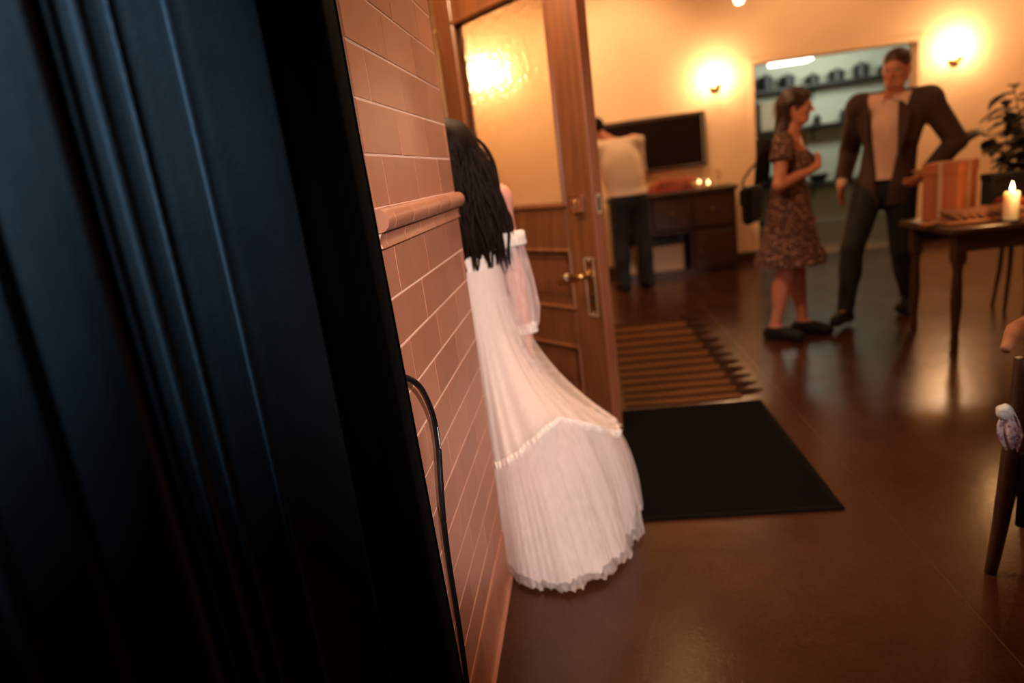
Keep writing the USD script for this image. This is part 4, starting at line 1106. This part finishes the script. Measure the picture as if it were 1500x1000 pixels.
# ---- woman in a short floral dress
def guest_woman():
    p = thing('person', 'woman in a short floral dress carrying a black bag, near the kitchen doorway', 'person')
    f = unit(A(.72, -.42, 0)); r = unit(np.cross(f, A(0, 0, 1)))
    b = A(1.435, 4.80, 0); Q = lambda x, y, z: b + r * x + f * y + A(0, 0, z)
    J = dict(size=.95, fwd=f, bust=True, waistw=.88, hipl=Q(-.09, -.02, .90), hipr=Q(.09, -.02, .90), waist=Q(0, -.01, 1.07), chest=Q(0, .01, 1.25), shl=Q(-.165, .0, 1.385), shr=Q(.165, .0, 1.385),
             head=Q(0, .05, 1.60), face=unit(f - A(0, 0, .12)), elr=Q(.235, -.01, 1.11), wrr=Q(.045, .185, 1.20), ell=Q(-.235, -.03, 1.11), wrl=Q(-.235, .05, .87),
             knl=Q(-.09, .02, .48), knr=Q(.09, -.02, .48), anl=Q(-.09, .05, .085), anr=Q(.095, -.10, .085), toel=unit(f + r * -.1), toer=unit(f + r * .15),
             handr=(-r + A(0, 0, .5), -f, A(0, 0, 1), .9), handl=(A(0, 0, -1) + f * .2, r, f, .6), hs=.96, hands=.94)
    J['box'] = (b + A(-.48, -.48, -.01), b + A(.48, .48, 1.76))
    obj('body', body(J, .0075), 'skin_red', p, True)
    eyes(p, J['head'], J['face'], s=.96)
    def flare(B):
        B.cone(Q(0, -.01, 1.04), Q(0, -.01, .60), .135, .225, .05, (f, 1.12))
    dr = garment(J, ('torso',), .012, .009, cuts=[(Q(0, 0, .585), A(0, 0, -1)), (Q(0, .02, 1.335), unit(A(0, 0, 1) + f * .25))], extra=flare)
    g = np.arctan2((dr.vertices - Q(0, 0, 0)) @ r, (dr.vertices - Q(0, 0, 0)) @ f); am = np.clip((1.0 - dr.vertices[:, 2]) * 2.2, 0, 1)
    rad = dr.vertices - np.c_[np.full((len(dr.vertices), 2), b[:2]), dr.vertices[:, 2]]
    dr.vertices += rad * (.06 * np.sin(13 * g) * am)[:, None]
    do = obj('dress', dr, 'floral', p, True, label='short dark red floral dress')
    gh = np.linspace(0, 2 * np.pi, 120, endpoint=False)
    hem = [np.array([Q(0, -.01, 0) + (r * math.sin(a) * (.232 + o) + f * math.cos(a) * (.21 + o)) * (1 + .06 * math.sin(13 * a)) + A(0, 0, z_) for a in gh]) for o, z_ in ((0, .64), (.012, .60), (.020, .545), (.012, .545))]
    obj('hem_ruffle', sheet(np.array(hem), closed=True), 'floral', do, True)
    for s in 'lr':
        sl = Blob(*J['box'], .009); sl.cone(J['sh' + s], mid(J['sh' + s], J['el' + s], .5), .066, .078, .02); sl.half(mid(J['sh' + s], J['el' + s], .45), unit(J['el' + s] - J['sh' + s]))
        obj('sleeve', sl.mesh(), 'floral', p, True)
        obj('shoe', shoe(J, s), 'shoe', p, True)
    B = Blob(J['head'] + A(-.3, -.3, -.46), J['head'] + A(.3, .3, .22), .008); hc = J['head']; ax = np.stack([r, f, A(0, 0, 1)])
    B.ell(hc - f * .018 + A(0, 0, .028), A(.090, .106, .100), ax, .02); B.cone(hc - f * .06, hc - f * .095 - A(0, 0, .27), .085, .07, .04, (f, 1.3))
    B.ell(hc + f * .088 + A(0, 0, -.05), A(.064, .072, .10), ax, 0, sub=True)
    m = B.mesh(); m.vertices += m.vertex_normals * (.006 * np.sin(110 * (m.vertices @ r) + 9 * meshkit.noise(m.vertices * 7, 3)))[:, None]
    obj('hair', m, 'hair_brown', p, True)
    return J, Q, r, f


Jw, Qw, rw, fw_ = guest_woman()
bag = thing('shoulder_bag', 'black leather bag hanging behind the woman in the floral dress', 'bag')
bo = Qw(-.02, -.268, 0); axr, axf = rw, fw_
bm = bevel_box((-.16, -.035, .84), (.16, .035, 1.09), .03)
obj('bag_body', placed(bm, bo, axr, axf, A(0, 0, 1)), 'leather', bag)
obj('flap', placed(bevel_box((-.165, -.044, .97), (.165, .040, 1.105), .02), bo, axr, axf, A(0, 0, 1)), 'leather', bag)
obj('strap', tube(spline([bo + rw * -.14 + A(0, 0, 1.09), bo + rw * -.155 + fw_ * .06 + A(0, 0, 1.28), Qw(-.155, .0, 1.462), bo + rw * -.06 + fw_ * .045 + A(0, 0, 1.28), bo + rw * .12 + A(0, 0, 1.10)], 50), .008, 8), 'leather', bag, True)
obj('clasp', placed(bevel_box((-.02, -.050, .985), (.02, -.043, 1.01), .003), bo, axr, axf, A(0, 0, 1)), 'brass', bag)
jk = thing('jacket', 'black jacket draped behind the shoulder of the woman in the floral dress', 'jacket')
u_, v_ = np.linspace(0, 1, 30), np.linspace(-1, 1, 24)
P = np.array([[Qw(.17 * v * (1 - .15 * a), -.150 - .030 * a - .03 * math.cos(v * 1.4) - .012 * math.sin(7 * v) * a, 1.40 - .28 * a) for v in v_] for a in u_])
obj('cloth', sheet(P, .01), 'trousers', jk, True)
P = np.array([[Qw(.175 * v, -.158 - .035 * math.cos(v * 1.4), 1.415 - .08 * a) for v in v_] for a in np.linspace(0, 1, 6)])
obj('collar', sheet(P, .008), 'trousers', jk, True)


# ---- man in a dark blazer, mid-stride
def guest_man():
    p = thing('person', 'man in a dark open blazer and pale pink shirt striding across the room', 'person')
    f = unit(A(-.66, -.75, 0)); r = unit(np.cross(f, A(0, 0, 1)))
    b = A(2.22, 5.17, 0); Q = lambda x, y, z: b + r * x + f * y + A(0, 0, z)
    J = dict(size=1.07, fwd=f, hipl=Q(-.10, 0, .97), hipr=Q(.10, .02, .97), waist=Q(-.02, .01, 1.17), chest=Q(-.05, .02, 1.40), shl=Q(-.265, .02, 1.54), shr=Q(.165, .05, 1.56),
             head=Q(-.085, .09, 1.775), face=unit(f - A(0, 0, .22)), hup=unit(A(0, 0, 1) + f * .12), ell=Q(-.40, -.14, 1.24), wrl=Q(-.28, .04, 1.05), elr=Q(.275, -.06, 1.25), wrr=Q(.27, .10, 1.02),
             knl=Q(-.11, -.02, .51), knr=Q(.12, .30, .56), anl=Q(-.11, -.20, .105), anr=Q(.12, .42, .115), toel=f, toer=unit(f + A(0, 0, .12)),
             handl=(r * .6 + f * .7 - A(0, 0, .5), r, f, 1.0), handr=(A(0, 0, -1) + f * .2, -r, f, .6), hs=1.06, hands=1.05)
    J['box'] = (b + A(-.66, -.66, -.01), b + A(.60, .56, 1.93))
    obj('body', body(J, .0085), 'skin_red', p, True)
    eyes(p, J['head'], J['face'], J['hup'], 1.06)
    obj('shirt', garment(J, ('torso', 'arms'), .010, .010, cuts=[(Q(0, 0, .99), A(0, 0, -1)), (Q(-.05, .05, 1.64), A(0, 0, 1))]), 'pink_shirt', p, True)
    nb = mid(J['shl'], J['shr']) + A(0, 0, .035) + f * .012
    ga = np.radians(np.linspace(24, 336, 60))
    obj('shirt_collar', sheet(np.array([[nb + (f * math.cos(a) * (q + .008) + r * math.sin(a) * q) + A(0, 0, z_ - .016 * math.cos(a)) for a in ga] for q, z_ in ((.074, -.02), (.070, .010), (.068, .028), (.072, .030), (.080, -.006))])), 'pink_shirt', p, True)
    tr = garment(J, ('legs',), .018, .010, cuts=[(Q(0, 0, 1.02), A(0, 0, 1)), (Q(0, 0, .085), A(0, 0, -1))], extra=lambda B: (B.cone(J['hipl'] * .7 + J['hipr'] * .3, J['hipr'] * .7 + J['hipl'] * .3, .145, .145, .04, (f, 1.15)), B.cone(mid(J['hipl'], J['hipr']), mid(J['hipl'], J['hipr']) + A(0, 0, .10), .158, .150, .03, (f, 1.4))))
    t_ = obj('trousers', tr, 'trousers', p, True)
    g = np.linspace(0, 2 * np.pi, 64, endpoint=False)
    hc_ = mid(J['hipl'], J['hipr'])
    obj('belt', sheet(np.array([[hc_ + r * math.sin(a) * (.162 + o) + f * math.cos(a) * (.122 + o) + A(0, 0, z_) for a in g] for o, z_ in ((0, .025), (.006, .028), (.006, .058), (0, .061))]), closed=True), 'leather', t_, True)
    def skirt_(B):
        B.cone(J['waist'], mid(J['hipl'], J['hipr']) - A(0, 0, .10), .165, .185, .04, (f, 1.35))
    open_ = [(J['chest'] + f * .02, -f), (Q(.055, 0, 1.30), unit(r * 1.0 + A(0, 0, -.12))), (Q(-.125, 0, 1.30), unit(-r + A(0, 0, -.18)))]
    jc = garment(J, ('torso', 'arms'), .028, .010, cuts=[(Q(0, 0, .84), A(0, 0, -1)), (mid(J['shl'], J['shr']) + A(0, 0, .13), A(0, 0, 1))], wedges=[open_,
                 [(J['wrl'] + (J['ell'] - J['wrl']) * .10, -unit(J['wrl'] - J['ell'])), (Q(-.19, 0, 0), r), (Q(0, 0, 1.14), A(0, 0, 1))], [(J['wrr'] + (J['elr'] - J['wrr']) * .10, -unit(J['wrr'] - J['elr'])), (Q(.21, 0, 0), -r), (Q(0, 0, 1.12), A(0, 0, 1))]], extra=skirt_)
    jo = obj('blazer', jc, 'blazer', p, True, label='dark maroon black open blazer')
    for sg, x0 in ((1, .060), (-1, -.130)):            # lapels
        prof = np.array([(0, 1.56), (sg * .030, 1.55), (sg * .085, 1.46), (sg * .060, 1.44), (sg * .075, 1.425), (sg * .012, 1.20), (0, 1.20)])
        from shapely.geometry import Polygon
        lp = trimesh.creation.extrude_polygon(Polygon(np.c_[prof[:, 0], prof[:, 1]]), .008, engine='earcut')
        lp = placed(lp, Q(x0, .172, 0) + A(0, 0, 0), r, A(0, 0, 1), f)
        obj('lapel', lp, 'blazer', jo)
    for s in 'lr':
        obj('shoe', shoe(J, s), 'shoe', p, True)
    B = Blob(J['head'] - .24, J['head'] + .24, .008); hc = J['head']; rr, ff, uu = frame(J['face'], J['hup']); ax = np.stack([rr, ff, uu])
    B.ell(hc - ff * .018 + uu * .038, A(.086, .104, .092), ax, .02); B.ell(hc + ff * .085 - uu * .02, A(.075, .085, .085), ax, 0, sub=True); B.half(hc - uu * .045, -uu)
    obj('hair', B.mesh(), 'hair_brown', p, True)


guest_man()


# ---- person in a cream shirt bending over the bar
def bartender():
    p = thing('person', 'person in a loose cream shirt and dark trousers leaning over at the bar', 'person')
    f = unit(A(-.30, .95, 0)); r = unit(np.cross(f, A(0, 0, 1)))
    b = A(.50, 7.22, 0); Q = lambda x, y, z: b + r * x + f * y + A(0, 0, z)
    J = dict(size=1.08, fwd=unit(f + A(0, 0, -.1)), hipl=Q(-.11, -.02, .98), hipr=Q(.09, -.02, .98), waist=Q(-.03, .0, 1.18), chest=Q(-.08, .05, 1.41), shl=Q(-.29, .08, 1.53), shr=Q(.135, .06, 1.585),
             head=Q(-.245, .17, 1.74), face=unit(f * 1 + r * -.3 - A(0, 0, .5)), hup=unit(A(0, 0, 1) + f * .5 - r * .35), ell=Q(-.37, .22, 1.28), wrl=Q(-.25, .40, 1.10), elr=Q(.22, .20, 1.28), wrr=Q(.14, .40, 1.10),
             knl=Q(-.12, .02, .52), knr=Q(.12, .0, .52), anl=Q(-.13, -.02, .10), anr=Q(.15, -.03, .10), toel=f, toer=f, handl=(f + A(0, 0, -.3), -A(0, 0, 1), r, .6), handr=(f + A(0, 0, -.3), -A(0, 0, 1), -r, .6), hs=1.05, hands=1.05)
    J['box'] = (b + A(-.62, -.45, -.01), b + A(.52, .75, 1.95))
    obj('body', body(J, .0085), 'skin_red', p, True)
    eyes(p, J['head'], J['face'], J['hup'], 1.05)
    def puff(B):
        B.ell(mid(J['waist'], J['chest'], .55) - f * .01, A(.225, .155, .24), np.stack([r, f, A(0, 0, 1)]), .08)
        B.cone(J['waist'], J['waist'] - A(0, 0, .14), .20, .20, .05, (f, 1.35))
    sh = garment(J, ('torso', 'arms'), .034, .010, cuts=[(Q(0, 0, 1.035), A(0, 0, -1)), (mid(J['shl'], J['shr']) + A(0, 0, .07), A(0, 0, 1))], wedges=[[(J['wrl'] + (J['ell'] - J['wrl']) * .2, -unit(J['wrl'] - J['ell'])), (Q(0, .26, 0), -f)], [(J['wrr'] + (J['elr'] - J['wrr']) * .2, -unit(J['wrr'] - J['elr'])), (Q(0, .26, 0), -f)]], extra=puff)
    sh.vertices += sh.vertex_normals * (.012 * (meshkit.fbm(sh.vertices * A(7, 7, 4), 3, 8) - .5))[:, None]
    obj('shirt', sh, 'white_shirt', p, True)
    obj('trousers', garment(J, ('legs',), .022, .010, cuts=[(Q(0, 0, 1.06), A(0, 0, 1)), (Q(0, 0, .07), A(0, 0, -1))], extra=lambda B: (B.cone(J['hipl'] * .7 + J['hipr'] * .3, J['hipr'] * .7 + J['hipl'] * .3, .15, .15, .04, (f, 1.1)), B.cone(mid(J['hipl'], J['hipr']), mid(J['hipl'], J['hipr']) + A(0, 0, .10), .165, .155, .03, (f, 1.4)))), 'trousers', p, True)
    for s in 'lr':
        obj('shoe', shoe(J, s), 'shoe', p, True)
    B = Blob(J['head'] - .24, J['head'] + .24, .008); hc = J['head']; rr, ff, uu = frame(J['face'], J['hup']); ax = np.stack([rr, ff, uu])
    B.ell(hc - ff * .018 + uu * .034, A(.088, .106, .096), ax, .02); B.ell(hc + ff * .085 - uu * .02, A(.075, .085, .085), ax, 0, sub=True); B.half(hc - uu * .07, -uu)
    obj('hair', B.mesh(), 'hair', p, True)


bartender()
